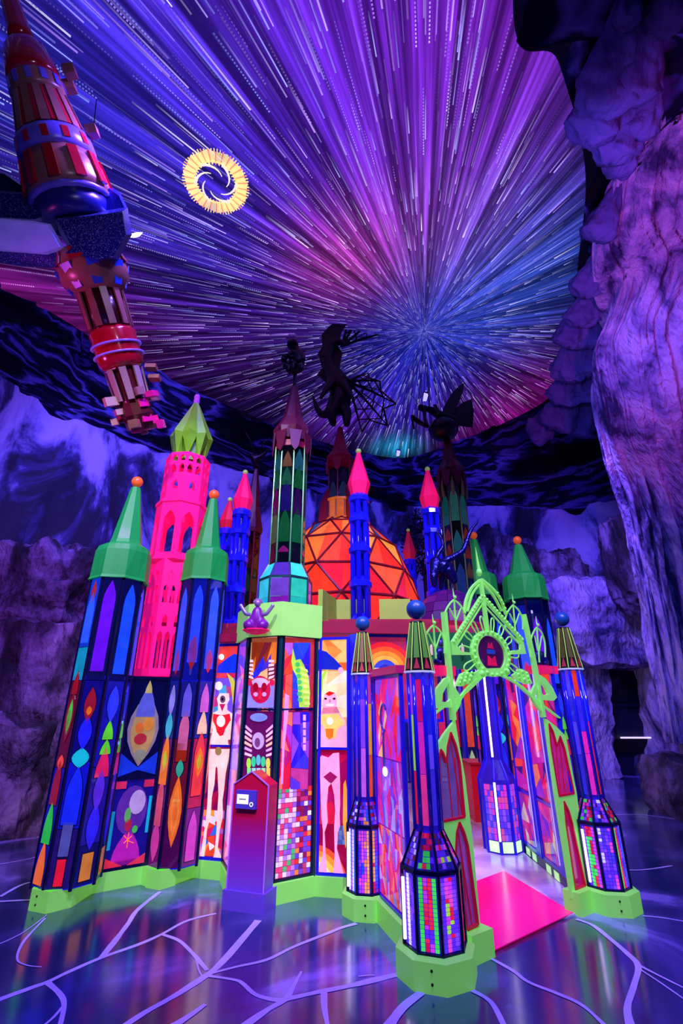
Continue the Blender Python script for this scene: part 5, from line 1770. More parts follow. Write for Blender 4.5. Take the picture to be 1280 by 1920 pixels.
# inner column, like a slim lantern
t = thing('inner_column', 'blue glass lantern column inside the gate with a white light tube', 'column', (1.80, 6.35, 0))
c = (1.80, 6.35)
MB().turn((c[0], c[1], 0), [(.20, 0.012), (.20, .72), (.10, .92), (.10, 2.1)], 8, PI / 8).build('glass_body', GL('#3420c8', .35, .25), t)
mb = MB()
for p, q in zip(octo(c, .203, 8, PI / 8), octo(c, .103, 8, PI / 8)):
    mb.tube([(p[0], p[1], .012), (p[0], p[1], .72), (q[0], q[1], .92), (q[0], q[1], 2.1)], .013, 5)
mb.build('lead_frame', BLUEBAR, t)
fs = facets(c, .2, 8, PI / 8)
rn = random.Random(77)
for fr in sorted(fs, key=lambda g: -facing(g))[:3]:
    for a in range(3):
        for b in range(9):
            pane(fr, rect(.02 + a * .036, .14 + b * .06, .052 + a * .036, .195 + b * .06), GL(rn.choice(['#c838c0', '#5838e0', '#d04890', '#3838d8', '#8a50f0']), .7), t, .002, .005, 'tile')
    pane(fr, rect(.02, .03, fr.w - .02, .13), GL('#c8ffb0', 1.2), t, .002, .005, 'light_block')
q = octo(c, .215, 8, PI / 8)[5]
MB().turn((q[0], q[1], 0), [(.012, .14), (.012, .70)], 8).build('lamp_tube', P('#f0e8ff', .3, emit=3.0), t)
q = octo(c, .115, 8, PI / 8)[5]
MB().turn((q[0], q[1], 0), [(.012, .95), (.012, 2.05)], 8).build('lamp_tube', P('#f0e8ff', .3, emit=3.0), t)
# back wall of the castle with blue columns and coloured strips
t = thing('castle_back_wall', 'distant row of blue columns and glass strips inside the castle', 'glass wall', (1.2, 11.6, 0))
fb = Fr((-2.0, 11.5), (3.95, 11.5))
MB().prism([fb.pt(0, 0, 0), fb.pt(fb.w, 0, 0), fb.pt(fb.w, 0, -.1), fb.pt(0, 0, -.1)], (0, 0, 2.9)).build('wall_panel', P('#141068', .4, emit=.05), t)
rn = random.Random(9)
for k in range(19):
    u = .15 + k * .3
    MB().turn((fb.pt(u, 0).x, 11.44, 0), [(.07, .02), (.07, 2.85)], 8).build('blue_column', BLUEBAR, t)
    pane(fb, lancet(u + .08, .12, u + .22, .62), GL(rn.choice(['#b8d8a0', '#e07848', '#d02878']), .5), t, .004, .01)
    pane(fb, lancet(u + .08, .68, u + .22, 2.7), GL(rn.choice(['#c01858', '#d82868', '#2838c8', '#a020a0', '#e04838', '#189858']), .5), t, .004, .01)
    pane(fb, rect(u + .08, .03, u + .22, .10), GL('#b8f0c8', .9), t, .004, .01, 'light_block')
# unseen roof deck, added to stop light leaking into the hall; hall lamps
tag(slab('added_roof', [(-2.2, 5.5), (-1.3, 5.6), (-0.3, 5.3), (0.2, 5.3), (1.06, 5.30), (1.75, 5.7), (1.85, 6.8), (2.45, 8.0), (3.6, 10.0), (3.6, 11.6), (-2.0, 11.6)], 2.33, 2.38, CRIM), 'flat crimson roof deck of the castle behind the parapets', None, None, 'structure')
for nm, loc, e, colr, s_ in (('hall_lamp', (1.1, 5.3, 1.9), 26, (1, .55, .95), .15), ('hall_lamp', (0.6, 7.2, 2.0), 40, (1, .6, .95), .2), ('hall_lamp', (2.8, 9.6, 2.0), 60, (.8, .6, 1), .2), ('hall_lamp', (-0.8, 6.2, 1.6), 30, (1, .7, .9), .2)):
    lamp(nm, 'POINT', loc, (loc[0], loc[1], 0), e, colr, s_)
# plain glazed walls round the sides and back, so that the castle is closed
t = thing('castle_side_wall', 'plain deep blue glazed wall on the far left side of the castle', 'glass wall', (-2.3, 8.3, 0))
g = Fr((-2.1, 11.5), (-2.4, 5.15))
for k in range(8):
    a, b = g.w * k / 8, g.w * (k + 1) / 8
    frame_part(g, a, .0, b, 2.34, t, NAVYBAR, .04, rails=(1.2,))
    pane(g, rect(a + .03, .03, b - .03, 1.18), GL('#2018a0', .3), t)
    pane(g, rect(a + .03, 1.22, b - .03, 2.3), GL('#501888', .3), t)

# ================================================================== TOWERS AND FIGURES ABOVE THE ROOF
def star_ring(c, R, z, n=8, rot=0.0, deep=.86):
    out = []
    for i in range(n * 2):
        a = rot + PI * i / n
        r = R * (1 if i % 2 == 0 else deep)
        out.append((c[0] + r * math.cos(a), c[1] + r * math.sin(a), z))
    return out


def crown(c, R, z0, z1, rot, par, mat, n=8):
    """flared spire of folded leaves whose points hang over the shaft"""
    h = z1 - z0
    MB().loft([star_ring(c, R * 1.02, z0 + h * .20, n, rot, .80), star_ring(c, R * 1.12, z0 + h * .34, n, rot, .86), star_ring(c, R * .62, z0 + h * .52, n, rot, .90), star_ring(c, R * .20, z1, n, rot, .95)]).build('spire', mat, par)
    for i in range(n):
        a = rot + 2 * PI * i / n
        ca_, sa2 = math.cos(a), math.sin(a)
        tx, ty = -sa2, ca_
        w_ = R * .36
        r0, r1 = R * 1.05, R * 1.03
        pts = [(c[0] + ca_ * r1 + tx * s * w_, c[1] + sa2 * r1 + ty * s * w_, z) for s, z in ((-1, z0 + h * .27), (1, z0 + h * .27), (.55, z0 + h * .06), (0, z0), (-.55, z0 + h * .06))]
        MB().prism(pts, (ca_ * .012, sa2 * .012, 0)).build('spire_tab', mat, par)


def glass_shaft(c, R, z0, z1, rot, n, par, bars, stack, e=.45, barr=.012, clear=.25):
    pts = octo(c, R, n, rot)
    mb = MB()
    for p in pts:
        mb.turn((p[0], p[1], 0), [(barr, z0), (barr, z1)], 6)
    mb.build('mullion', bars, par)
    fs = facets(c, R, n, rot)
    for i, fr in enumerate(fs):
        st = stack[i % len(stack)]
        H = z1 - z0
        for kind, a, b, h in st:
            h = '#' + ''.join('%02x' % int(int(h[q:q + 2], 16) * .55) for q in (1, 3, 5))
            lo_, hi = z0 + a * H, z0 + b * H
            k0, k1 = barr * .9, fr.w - barr * .9
            poly = rect(k0, lo_ + .003, k1, hi - .003) if kind == 'r' else lancet(k0 + .006, lo_, k1 - .006, hi)
            pane(fr, poly, GL(h, e, clear if kind == 'r' else 0), par, -.004 if kind == 'r' else .003, .005)


# tall green-barred tower rising from the bay
c = (-.64, 5.42)
t = thing('tall_glass_tower', 'tallest glass tower with green bars and a crimson spire above the lime band', 'tower', (c[0], c[1], 2.36))
rot = math.radians(-96.7 + 22.5)
fs = facets(c, .30, 8, rot)
mb = MB()
for p, q in zip(octo(c, .30, 8, rot), octo(c, .205, 8, rot)):
    mb.tube([(p[0], p[1], 2.38), (p[0], p[1], 2.82), (q[0], q[1], 3.01)], .011, 5)
mb.turn((c[0], c[1], 0), [(.295, 2.81), (.308, 2.81), (.308, 2.835), (.295, 2.835), (.295, 2.81)], 8, rot, False)
mb.build('lantern_frame', GREENBAR, t)
for i, fr in enumerate(fs):
    h = ['#20b8a0', '#7a189a', '#28b8d8', '#7a189a'][i % 4]
    pane(fr, rect(.014, 2.39, fr.w - .014, 2.60), GL(h, .55, .1), t, -.004)
    pane(fr, rect(.014, 2.605, fr.w - .014, 2.805), GL(['#30d0a8', '#8a50c0', '#40d0e8', '#6a40b0'][i % 4], .55, .1), t, -.004)
    p0, p1 = octo(c, .297, 8, rot)[i], octo(c, .297, 8, rot)[(i + 1) % 8]
    q0, q1 = octo(c, .203, 8, rot)[i], octo(c, .203, 8, rot)[(i + 1) % 8]
    MB().prism([(*p0, 2.835), (*p1, 2.835), (*q1, 3.0), (*q0, 3.0)][::-1], (fr.n.x * .004, fr.n.y * .004, .003)).build('pane', GL(['#40e0c8', '#5a2890', '#38e0d0', '#4a2a98'][i % 4], .6), t)
st1 = [('r', 0, .16, '#103848'), ('r', .16, .40, '#0e6038'), ('r', .40, .62, '#2a0e70'), ('r', .62, .80, '#0c6050'), ('r', .80, 1, '#080c28'), ('l', .02, .14, '#181840'), ('l', .16, .44, '#18b060'), ('l', .38, .62, '#501878'), ('l', .60, .80, '#20a048'), ('l', .76, .95, '#38a8a8')]
st2 = [('r', 0, .16, '#102040'), ('r', .16, .40, '#0e5040'), ('r', .40, .62, '#3a0c58'), ('r', .62, .80, '#0c5040'), ('r', .80, 1, '#080c28'), ('l', .08, .13, '#e028b0'), ('l', .16, .42, '#18a050'), ('l', .40, .66, '#2818a0'), ('l', .62, .78, '#209860'), ('l', .78, .92, '#c08048')]
glass_shaft(c, .20, 3.0, 4.56, rot, 8, t, P('#2a7a4a', .3, metal=.2, emit=.06), [st1, st2], .26, .012, .4)
MB().turn((c[0], c[1], 0), [(.19, 4.50), (.205, 4.52), (.205, 4.60), (.10, 4.62)], 8, rot).build('crown_base', CRIM, t)
crown(c, .225, 4.42, 5.52, rot, t, P('#62082a', .5, emit=.05))

# crimson spire over the dome
c = (-.05, 7.6)
t = thing('dome', 'glowing orange and red geodesic glass dome', 'dome', (0.0, 7.3, 2.38))
dc = (0.0, 7.3)
levels = [(1.22, 2.40), (1.20, 2.86), (1.10, 3.30), (.86, 3.78), (.52, 4.12), (.24, 4.26)]
NS = 10
REDBAR = P('#7a0a1c', .4, emit=.06)
pal = [['#f02820', '#f83028', '#e81c30'], ['#f82c28', '#f03820', '#e82030', '#f85828'], ['#f86820', '#f87828', '#f84828', '#f89a38', '#f03020'], ['#f87830', '#f86028', '#f89040', '#204888', '#f04828'], ['#f8a060', '#f8b070', '#e86848', '#f89848']]
rn = random.Random(6)
mb = MB()
for k, (r, z) in enumerate(levels):
    off = .5 * (k % 2)
    ring = [(dc[0] + r * math.cos(2 * PI * (i + off) / NS), dc[1] + r * math.sin(2 * PI * (i + off) / NS), z) for i in range(NS)]
    mb.tube(ring, .024, 5, closed=True)
    if k:
        for i in range(NS):
            p = ring[i]
            for j in ((i, i + 1) if off else (i - 1, i)):
                mb.tube([p, prev[j % NS]], .018, 5)
            # gusset at the node
            mb.ball(p, .035, 8, 4)
        for i in range(NS):
            tri_up = [ring[i]] + [prev[j % NS] for j in ((i, i + 1) if off else (i - 1, i))]
            tri_dn = [prev[i], ring[i], ring[(i - 1) % NS]] if off else [prev[i], ring[(i + 1) % NS], ring[i]]
            for tri in (tri_up, tri_dn):
                a, b, cc2 = [Vector(x) for x in tri]
                g = (a + b + cc2) / 3
                nn = (b - a).cross(cc2 - a).normalized()
                if nn.dot(g - Vector((dc[0], dc[1], 2.6))) < 0:
                    nn = -nn
                    b, cc2 = cc2, b
                ins = [x.lerp(g, .06) for x in (a, b, cc2)]
                mids = [ins[0].lerp(ins[1], .5), ins[1].lerp(ins[2], .45), ins[2].lerp(ins[0], .5)]
                for pl in ([ins[0], ins[1], mids[1]], [ins[0], mids[1], ins[2]]):
                    MB().prism([x - nn * .004 for x in pl][::-1], nn * .008).build('pane', GL(rn.choice(pal[k - 1]), .75), t)
    prev = ring
mb.build('strut_net', REDBAR, t)
MB().turn((dc[0], dc[1], 0), [(1.26, 2.36), (1.28, 2.44), (1.24, 2.46)], 20).build('base_ring', CRIM, t)
t = thing('dome_spire', 'crimson buttressed spire standing on the orange dome', 'spire', (dc[0], dc[1], 4.26))
c = (dc[0] - .02, dc[1])
MB().turn((c[0], c[1], 0), [(.25, 4.26), (.25, 4.30), (.22, 4.30), (.22, 4.58), (.25, 4.60), (.25, 4.63), (.2, 4.64)], 10).build('lantern', GL('#e87028', .5, .1), t)
for i in range(10):
    a = 2 * PI * i / 10
    MB().tube([(c[0] + .225 * math.cos(a), c[1] + .225 * math.sin(a), 4.29), (c[0] + .225 * math.cos(a), c[1] + .225 * math.sin(a), 4.6)], .010, 5).build('lantern_bar', REDBAR, t)
glass_shaft(c, .20, 4.64, 5.20, .3, 6, t, CRIM, [[('r', 0, 1, '#180838'), ('l', .05, .6, '#4858a0'), ('l', .5, .95, '#2a1458')]], .3)
for i in range(4):
    a = .5 + i * PI / 2
    ca_, sa2 = math.cos(a), math.sin(a)
    pts = [(c[0] + ca_ * r, c[1] + sa2 * r, z) for r, z in ((.22, 4.30), (.40, 4.20), (.36, 4.55), (.22, 4.85), (.21, 4.85))]
    MB().prism([(x - sa2 * .02, y + ca_ * .02, z) for x, y, z in pts], (sa2 * .04, -ca_ * .04, 0)).build('buttress', CRIM, t)
crown(c, .22, 5.10, 6.05, .3, t, P('#c8143c', .4, emit=.08), 6)

# glass tower with the mantis at the back right
c = (1.90, 7.5)
t = thing('tall_glass_tower', 'slim glass tower with olive bars and a maroon spire carrying the mantis', 'tower', (c[0], c[1], 2.38))
st1 = [('r', 0, .22, '#104878'), ('r', .22, .5, '#0c3078'), ('r', .5, .75, '#181050'), ('r', .75, 1, '#060a18'), ('l', .0, .12, '#30d0f0'), ('l', .14, .34, '#2048c0'), ('l', .36, .46, '#8a6838'), ('l', .48, .58, '#c83820'), ('l', .60, .68, '#d04020'), ('l', .70, .92, '#28a0a0')]
st2 = [('r', 0, .3, '#0c5068'), ('r', .3, .6, '#102060'), ('r', .6, 1, '#080c20'), ('l', .02, .2, '#28b8d8'), ('l', .22, .45, '#3060d0'), ('l', .5, .66, '#30a0b0'), ('l', .72, .95, '#48b8a0')]
glass_shaft(c, .215, 2.40, 5.04, .2, 8, t, P('#3c4a20', .4, emit=.03), [st1, st2], .28)
crown(c, .225, 4.92, 6.0, .2, t, P('#5e0a24', .4, emit=.04))
for i in range(8):
    a = .2 + PI / 8 + i * PI / 4
    MB().tube([(c[0] + .22 * math.cos(a), c[1] + .22 * math.sin(a), 4.75), (c[0] + .235 * math.cos(a), c[1] + .235 * math.sin(a), 4.95), (c[0] + .22 * math.cos(a), c[1] + .22 * math.sin(a), 5.12)], [.03, .025, .003], 6).build('leaf_tip', P('#8a9a38', .4, emit=.05), t)

# maroon slim tower behind the left blue pinnacle
c = (-1.37, 6.9)
t = thing('slim_tower', 'slim dark maroon tower behind the left blue pinnacle', 'tower', (c[0], c[1], 2.38))
glass_shaft(c, .13, 2.40, 3.95, 0, 6, t, CRIM, [[('r', 0, .3, '#401018'), ('r', .3, .7, '#183028'), ('r', .7, 1, '#300a1c'), ('l', .1, .3, '#a04820'), ('l', .4, .6, '#286838'), ('l', .62, .9, '#701830')]], .3)
MB().turn((c[0], c[1], 0), [(.16, 3.93), (.165, 4.0), (.10, 4.35), (.06, 4.8), (.03, 5.05)], 6).build('spire', P('#5a0c20', .45), t)
MB().turn((c[0], c[1], 0), [(.03, 5.02), (.055, 5.06), (.03, 5.12)], 8).build('knob', BLACKIRON, t)


# blue pinnacles: bundles of clear blue rods under pink cones
BLUEGL = P('#1414d8', 0.08, emit=0.22, clear=0.25)
def pinnacle(label, c, z0, zc, zt, R, col=None):
    t = thing('pinnacle', label, 'pinnacle', (c[0], c[1], z0), 'blue pinnacles on the castle roof')
    for i in range(6):
        a = 2 * PI * i / 6 + .3
        MB().turn((c[0] + R * .72 * math.cos(a), c[1] + R * .72 * math.sin(a), 0), [(R * .24, z0), (R * .24, zc)], 7).build('rod', BLUEGL, t, True)
    H = zc - z0
    MB().turn((c[0], c[1], 0), [(R * .35, z0), (R * .35, zc)], 8).build('core', P('#10108a', .2, emit=.12), t)
    for k in (.03, .30, .56, .8, .97):
        z = z0 + H * k
        MB().turn((c[0], c[1], 0), [(R * .6, z - .05), (R * 1.05, z - .03), (R * 1.05, z + .03), (R * .6, z + .10)], 10).build('collar', P('#1616c8', .12, emit=.18), t)
    MB().turn((c[0], c[1], 0), [(R * .78, zc), (R * 1.12, zc + (zt - zc) * .28), (R * .18, zt)], 8).build('cone', col or PINKC, t)
    MB().ball((c[0], c[1], zt + .02), R * .30, 10, 7).build('tip_ball', P('#a8d060', .4, emit=.2), t, True)
    return t


pinnacle('blue pinnacle with pink cone, left of the tallest tower', (-1.34, 6.0), 2.38, 3.93, 4.50, .125)
pinnacle('shorter blue pinnacle with red cone, beside the left green cap', (-1.62, 6.4), 2.38, 3.80, 4.26, .115, P('#d01438', .4, emit=.15))
pinnacle('blue pinnacle with tall pink cone in front of the orange dome', (0.225, 5.62), 2.34, 3.98, 4.62, .13)
pinnacle('blue pinnacle with pink cone, left of the mantis tower', (1.31, 6.55), 2.38, 4.18, 4.83, .135)
pinnacle('small blue pinnacle with red cone at the right foot of the dome', (1.12, 7.6), 2.38, 3.70, 4.22, .10, P('#d01438', .4, emit=.15))

# purple tiled dome near the gate
t = thing('purple_dome', 'small purple tiled dome behind the gate', 'dome', (1.36, 6.1, 2.38))
dc = (1.36, 6.1)
for k in range(5):
    a0, a1 = PI / 2 * k / 5.4, PI / 2 * (k + 1) / 5.4
    for i in range(14):
        b0_, b1_ = 2 * PI * i / 14, 2 * PI * (i + 1) / 14 - .02
        rr = .44
        quad = [(dc[0] + rr * math.cos(a) * math.cos(b), dc[1] + rr * math.cos(a) * math.sin(b), 2.42 + rr * 1.05 * math.sin(a)) for a, b in ((a0 + .015, b0_), (a0 + .015, b1_), (a1, b1_), (a1, b0_))]
        MB().prism(quad, Vector((dc[0], dc[1], 2.42)) * .02 - Vector(quad[0]) * .02).build('tile', P(['#521060', '#480e56', '#5e1668', '#401060'][(i * 3 + k) % 4], .3, emit=.08), t)
MB().turn((dc[0], dc[1], 0), [(.40, 2.38), (.42, 2.42), (.42 * .97, 2.44), (.12, 2.84), (.05, 2.87)], 14).build('dome_core', P('#2a0838', .5), t)
MB().turn((dc[0], dc[1], 0), [(.46, 2.38), (.46, 2.42), (.40, 2.43)], 14).build('base_ring', P('#b01870', .4, emit=.1), t)

# dark green parapet box behind the left lattice
t = thing('green_parapet', 'dark green parapet box with small candles behind the gate lattice', 'parapet', (1.1, 5.15, 1.85))
MB().box((1.10, 5.15, 2.03), (.62, .08, .36), .15).build('box_panel', P('#0c6038', .4, emit=.08), t)
for k in range(3):
    MB().turn((.92 + k * .16, 5.09, 0), [(.018, 1.98), (.018, 2.06), (.004, 2.10)], 8).build('candle', P('#e8c8a0', .4, emit=.1), t)


# ------------------------------------------------------------------ sculpted creatures
def skin(name, verts, edges, radii, mat, parent=None, sub=2, loc=(0, 0, 0)):
    off = Vector(OFF.get(parent.name, (0, 0, 0))) if parent else Vector(loc)
    me = bpy.data.meshes.new(name)
    me.from_pydata([Vector(v) - off for v in verts], edges, [])
    o = bpy.data.objects.new(name, me)
    COL.objects.link(o)
    if parent:
        o.parent = parent
    else:
        o.location = off
    OFF[o.name] = tuple(off)
    me.materials.append(mat)
    m = o.modifiers.new('skin', 'SKIN')
    for i, r in enumerate(radii):
        sv = me.skin_vertices[0].data[i]
        sv.radius = (r, r)
        sv.use_root = (i == 0)
    m.use_smooth_shade = True
    s_ = o.modifiers.new('sub', 'SUBSURF')
    s_.levels = s_.render_levels = sub
    return o


DARK = P('#0a0a12', .4, metal=.3, vary=.3, vscale=20)
DARKB = P('#0c0c30', .3, metal=.5)

# crouching figure on the tallest spire
c = Vector((-.64, 5.42, 5.50))
t = thing('spire_figure', 'black crouching figure with a round bundle on the tallest crimson spire', 'statue', tuple(c))
S = .95
V_ = [(0, 0, .34), (0.03, 0, .46), (0.05, 0, .58), (.01, -.02, .68), (-.03, -.04, .75), (.10, -.03, .56), (.12, -.08, .44), (.02, -.12, .40), (-.06, -.10, .56), (-.10, -.12, .46), (.06, -.06, .28), (-.02, -.14, .34), (-.02, -.12, .20), (-.06, -.04, .28), (-.10, -.12, .32), (-.08, -.10, .20)]
E_ = [(0, 1), (1, 2), (2, 3), (3, 4), (2, 5), (5, 6), (6, 7), (2, 8), (8, 9), (0, 10), (10, 11), (11, 12), (0, 13), (13, 14), (14, 15)]
skin('body', [c + Vector(v) * S for v in V_], E_, [x * S for x in (.10, .11, .10, .045, .075, .05, .04, .03, .045, .035, .06, .05, .035, .06, .05, .035)], DARK, t)
MB().ball(c + Vector((-.05, -.04, .755)) * S, .082, 14, 9, (1, 1, 1.1)).build('head', DARK, t, True)
for q in range(9):
    MB().ball(c + Vector((-.10 + .06 * math.cos(q * 2.4), -.10, .38 + .10 * math.sin(q * 1.7))) * S, .045, 8, 6).build('bundle_ball', DARK, t, True)
MB().turn((c.x, c.y, 0), [(.03, 5.46), (.022, 5.62), (.03, 5.78), (.06, 5.84)], 8).build('stem', DARK, t)

# dragon over the dome spire
b = Vector((dc[0] - 1.36 - .02 + 0.0, 7.3, 6.05))
t = thing('dragon', 'black dragon with netted bat wings perched on the dome spire', 'statue', tuple(b))


def dp(x, y, Y=7.3):
    return at(x, y, Y)


V_ = [dp(634, 752), dp(640, 730), dp(632, 708), dp(618, 690), dp(612, 668), dp(618, 648), dp(632, 640), dp(646, 644), dp(622, 772), dp(604, 780), dp(594, 766), dp(586, 742), dp(620, 776, 7.15), dp(626, 800, 7.15), dp(650, 774, 7.15), dp(650, 800, 7.1), dp(612, 728, 7.05), dp(600, 748, 6.95), dp(648, 726, 7.05), dp(662, 748, 6.95)]
E_ = [(0, 1), (1, 2), (2, 3), (3, 4), (4, 5), (5, 6), (6, 7), (0, 8), (8, 9), (9, 10), (10, 11), (0, 12), (12, 13), (0, 14), (14, 15), (2, 16), (16, 17), (2, 18), (18, 19)]
skin('body', V_, E_, [.22, .20, .17, .12, .10, .09, .09, .035, .13, .08, .05, .02, .10, .05, .10, .05, .06, .03, .06, .03], DARK, t, 2)
mb = MB()
for x0, y0, x1, y1 in ((622, 640, 612, 622), (630, 638, 626, 620), (612, 690, 600, 684), (606, 668, 594, 664), (624, 705, 612, 700)):
    mb.tube([dp(x0, y0, 7.25), dp(x1, y1, 7.25)], [.03, .004], 5)
mb.build('horns', DARK, t)
# dark membrane of the raised near wing
MB().prism([dp(x, y, 7.4) for x, y in ((622, 742), (610, 716), (594, 702), (604, 690), (596, 662), (604, 650), (602, 628), (616, 612), (632, 602), (650, 606), (640, 622), (634, 650), (642, 662), (636, 690), (646, 704), (652, 732))], (0, .02, 0)).build('folded_wing', P('#08080f', .5), t)
for nm, root, tips in (('wing', dp(652, 716, 7.2), [dp(690, 700), dp(712, 715), dp(742, 757), dp(726, 798), dp(678, 810)]), ('wing', dp(640, 650, 7.5), [dp(660, 580, 7.7), dp(695, 560, 7.8), dp(722, 585, 7.8), dp(715, 625, 7.7), dp(668, 640, 7.6)])):
    mb = MB()
    for a in tips:
        mb.tube([root, root.lerp(a, .5) + Vector((0, 0, .03)), a], [.034, .024, .008], 5)
    for k in (.35, .62, .84):
        pts = [root.lerp(a, k * (1 if j % 2 else .9)) for j, a in enumerate(tips)]
        mb.tube(pts, .014, 4)
    for a, b2 in zip(tips[:-1], tips[1:]):
        m_ = a.lerp(b2, .5).lerp(root, .18)
        mb.tube([a, m_, b2], [.016, .020, .016], 4)
        mb.tube([m_, root.lerp(m_, .4)], .012, 4)
    mb.build(nm, DARK, t)

# mantis on its dark nest
n0 = at(831, 805, 7.4)
t = thing('mantis', 'black winged mantis on a round dark nest, on the maroon spire', 'statue', tuple(n0))
rings = []
for k in range(9):
    a = -PI / 2 + PI * k / 8
    rings.append([(n0.x + .26 * max(.05, math.cos(a)) * math.cos(2 * PI * i / 18) * (1 + .05 * (i % 2)), n0.y + .26 * max(.05, math.cos(a)) * math.sin(2 * PI * i / 18), n0.z + .21 * math.sin(a)) for i in range(18)])
MB().loft(rings).build('nest', P('#0c0a14', .35, metal=.2), t, True)
V_ = [at(838, 785, 7.4), at(822, 778, 7.4), at(806, 768, 7.4), at(795, 765, 7.35), at(784, 763, 7.3), at(796, 785, 7.3), at(802, 801, 7.25), at(780, 788, 7.2), at(771, 778, 7.2), at(776, 805, 7.15), at(858, 792, 7.45)]
skin('body', V_, [(0, 1), (1, 2), (2, 3), (3, 4), (3, 5), (5, 6), (6, 7), (7, 8), (8, 9), (0, 10)], [.10, .085, .07, .045, .08, .03, .035, .05, .03, .015, .09], DARK, t, 2)
mb = MB()
mb.tube([at(784, 758, 7.3), at(778, 748, 7.3), at(772, 742, 7.3)], .006, 4)
mb.tube([at(786, 757, 7.3), at(786, 748, 7.25), at(790, 742, 7.25)], .006, 4)
mb.build('antenna', DARK, t)
for poly, Y in (([(826, 782), (832, 762), (846, 738), (862, 722), (870, 718), (868, 734), (858, 758), (846, 784)], 7.42), ([(842, 790), (852, 766), (868, 754), (884, 748), (888, 770), (886, 800), (866, 798), (850, 795)], 7.5), ([(820, 778), (814, 766), (812, 758), (818, 758), (826, 774)], 7.3)):
    MB().prism([at(x, y, Y) for x, y in poly], (0, .03, 0)).build('wing', P('#0b0a16', .3, metal=.2), t)

# insect finial on the maroon slim tower
c = Vector((-1.37, 6.9, 5.10))
t = thing('insect_figure', 'tiny black wire insect on the maroon slim tower', 'statue', tuple(c))
skin('body', [c, c + Vector((-.05, 0, .10)), c + Vector((-.12, 0, .2)), c + Vector((.06, 0, .16)), c + Vector((.16, 0, .26))], [(0, 1), (1, 2), (1, 3), (3, 4)], [.03, .06, .05, .05, .02], DARK, t, 1)
mb = MB()
for k in range(6):
    s_ = -1 if k % 2 else 1
    mb.tube([c + Vector((0, 0, .12)), c + Vector((.10 * s_, -.03 * k, .22 + .03 * k)), c + Vector((.2 * s_, -.02 * k, .06 + .10 * k))], .008, 4)
mb.build('legs', DARK, t)

# blue chrome beast on the purple dome
t = thing('chrome_beast', 'dark blue chrome beast with a long curling tail on the purple dome', 'statue', (1.33, 6.05, 2.86))
CHR = P('#1a1a70', .22, metal=.75, bump=.5, bscale=25)
Yb = 6.05
V_ = [at(826, 1062, Yb), at(838, 1066, Yb), at(850, 1082, Yb), at(853, 1096, Yb), at(818, 1058, Yb), at(812, 1044, Yb), at(812, 1080, Yb - .1), at(814, 1102, Yb - .1), at(828, 1084, Yb + .1), at(826, 1106, Yb + .1)]
skin('body', V_, [(0, 1), (1, 2), (2, 3), (0, 4), (4, 5), (4, 6), (6, 7), (0, 8), (8, 9)], [.11, .10, .07, .04, .09, .05, .06, .035, .05, .035], CHR, t, 2)
tl = catmull([at(828, 1054, Yb), at(850, 1044, Yb), at(868, 1032, Yb), at(876, 1010, Yb), at(884, 992, Yb), at(894, 980, Yb), at(896, 972, Yb)], 5)
MB().tube(tl, [.05 - .042 * i / (len(tl) - 1) for i in range(len(tl))], 8).build('tail', CHR, t, True)
tl = catmull([at(818, 1052, Yb), at(820, 1040, Yb), at(830, 1024, Yb), at(826, 1008, Yb), at(820, 998, Yb), at(826, 990, Yb)], 5)
MB().tube(tl, [.04 - .03 * i / (len(tl) - 1) for i in range(len(tl))], 8).build('neck_curl', CHR, t, True)

# tinsel bush between dome and mantis tower
bc = at(795, 1020, 8.4)
rn = random.Random(2)
mb = MB()
TIN = [P('#14146a', .25, metal=.6), P('#3a3ab8', .25, metal=.5), P('#0a0a30', .4)]
for k in range(1500):
    d = Vector((rn.gauss(0, 1), rn.gauss(0, 1), rn.gauss(0, 1))).normalized()
    p = bc + Vector((d.x * .42, d.y * .4, d.z * .72)) * rn.uniform(.55, 1.0)
    a = Vector((rn.gauss(0, 1), rn.gauss(0, 1), rn.gauss(0, 1))).normalized() * .05
    b2 = d.cross(a).normalized() * .018
    mb.cur = rn.choice((0, 0, 1, 2, 2))
    mb.add([p - a, p + b2, p + a, p - b2], [(0, 1, 2, 3)])
t = thing('tinsel_bush', 'dark blue glittering tinsel bush right of the orange dome', 'bush', (bc.x, bc.y, 2.38))
mb.build('tinsel_leaves', TIN, t)['kind'] = 'stuff'
MB().tube([(bc.x, bc.y, 2.36), (bc.x, bc.y, bc.z - .3)], .06, 8).build('trunk', DARKB, t)

# purple seated figure on the lime band
c = Vector((-.83, 4.76, 2.17))
t = thing('seated_figure', 'purple seated figure with raised silver arms on the lime band', 'statue', tuple(c))
PUR = P('#7a1292', .35, emit=.06)
V_ = [(0, 0, .06), (0, 0, .13), (0, 0, .20), (0, 0, .245), (.10, -.02, .05), (.04, -.09, .045), (-.10, -.02, .05), (-.04, -.09, .045)]
skin('body', [c + Vector(v) for v in V_], [(0, 1), (1, 2), (2, 3), (0, 4), (4, 5), (0, 6), (6, 7)], [.105, .08, .055, .03, .065, .045, .065, .045], PUR, t, 2)
MB().ball(c + Vector((.0, -.005, .275)), .034, 12, 8, (1, 1, 1.15)).build('head', P('#a878c0', .3, metal=.3), t, True)
for q in range(7):
    MB().ball(c + Vector((.038 * math.cos(q * PI / 6), .0, .285 + .03 * math.sin(q * PI / 6))), .012, 6, 5).build('curl', P('#8a6a9a', .35), t, True)
for s_ in (-1, 1):
    skin('arm', [c + Vector((.06 * s_, -.02, .16)), c + Vector((.10 * s_, -.05, .16)), c + Vector((.15 * s_, -.05, .23)), c + Vector((.165 * s_, -.05, .26))], [(0, 1), (1, 2), (2, 3)], [.022, .021, .019, .022], P('#b0a0d0', .25, metal=.5), t, 2)
rings = []
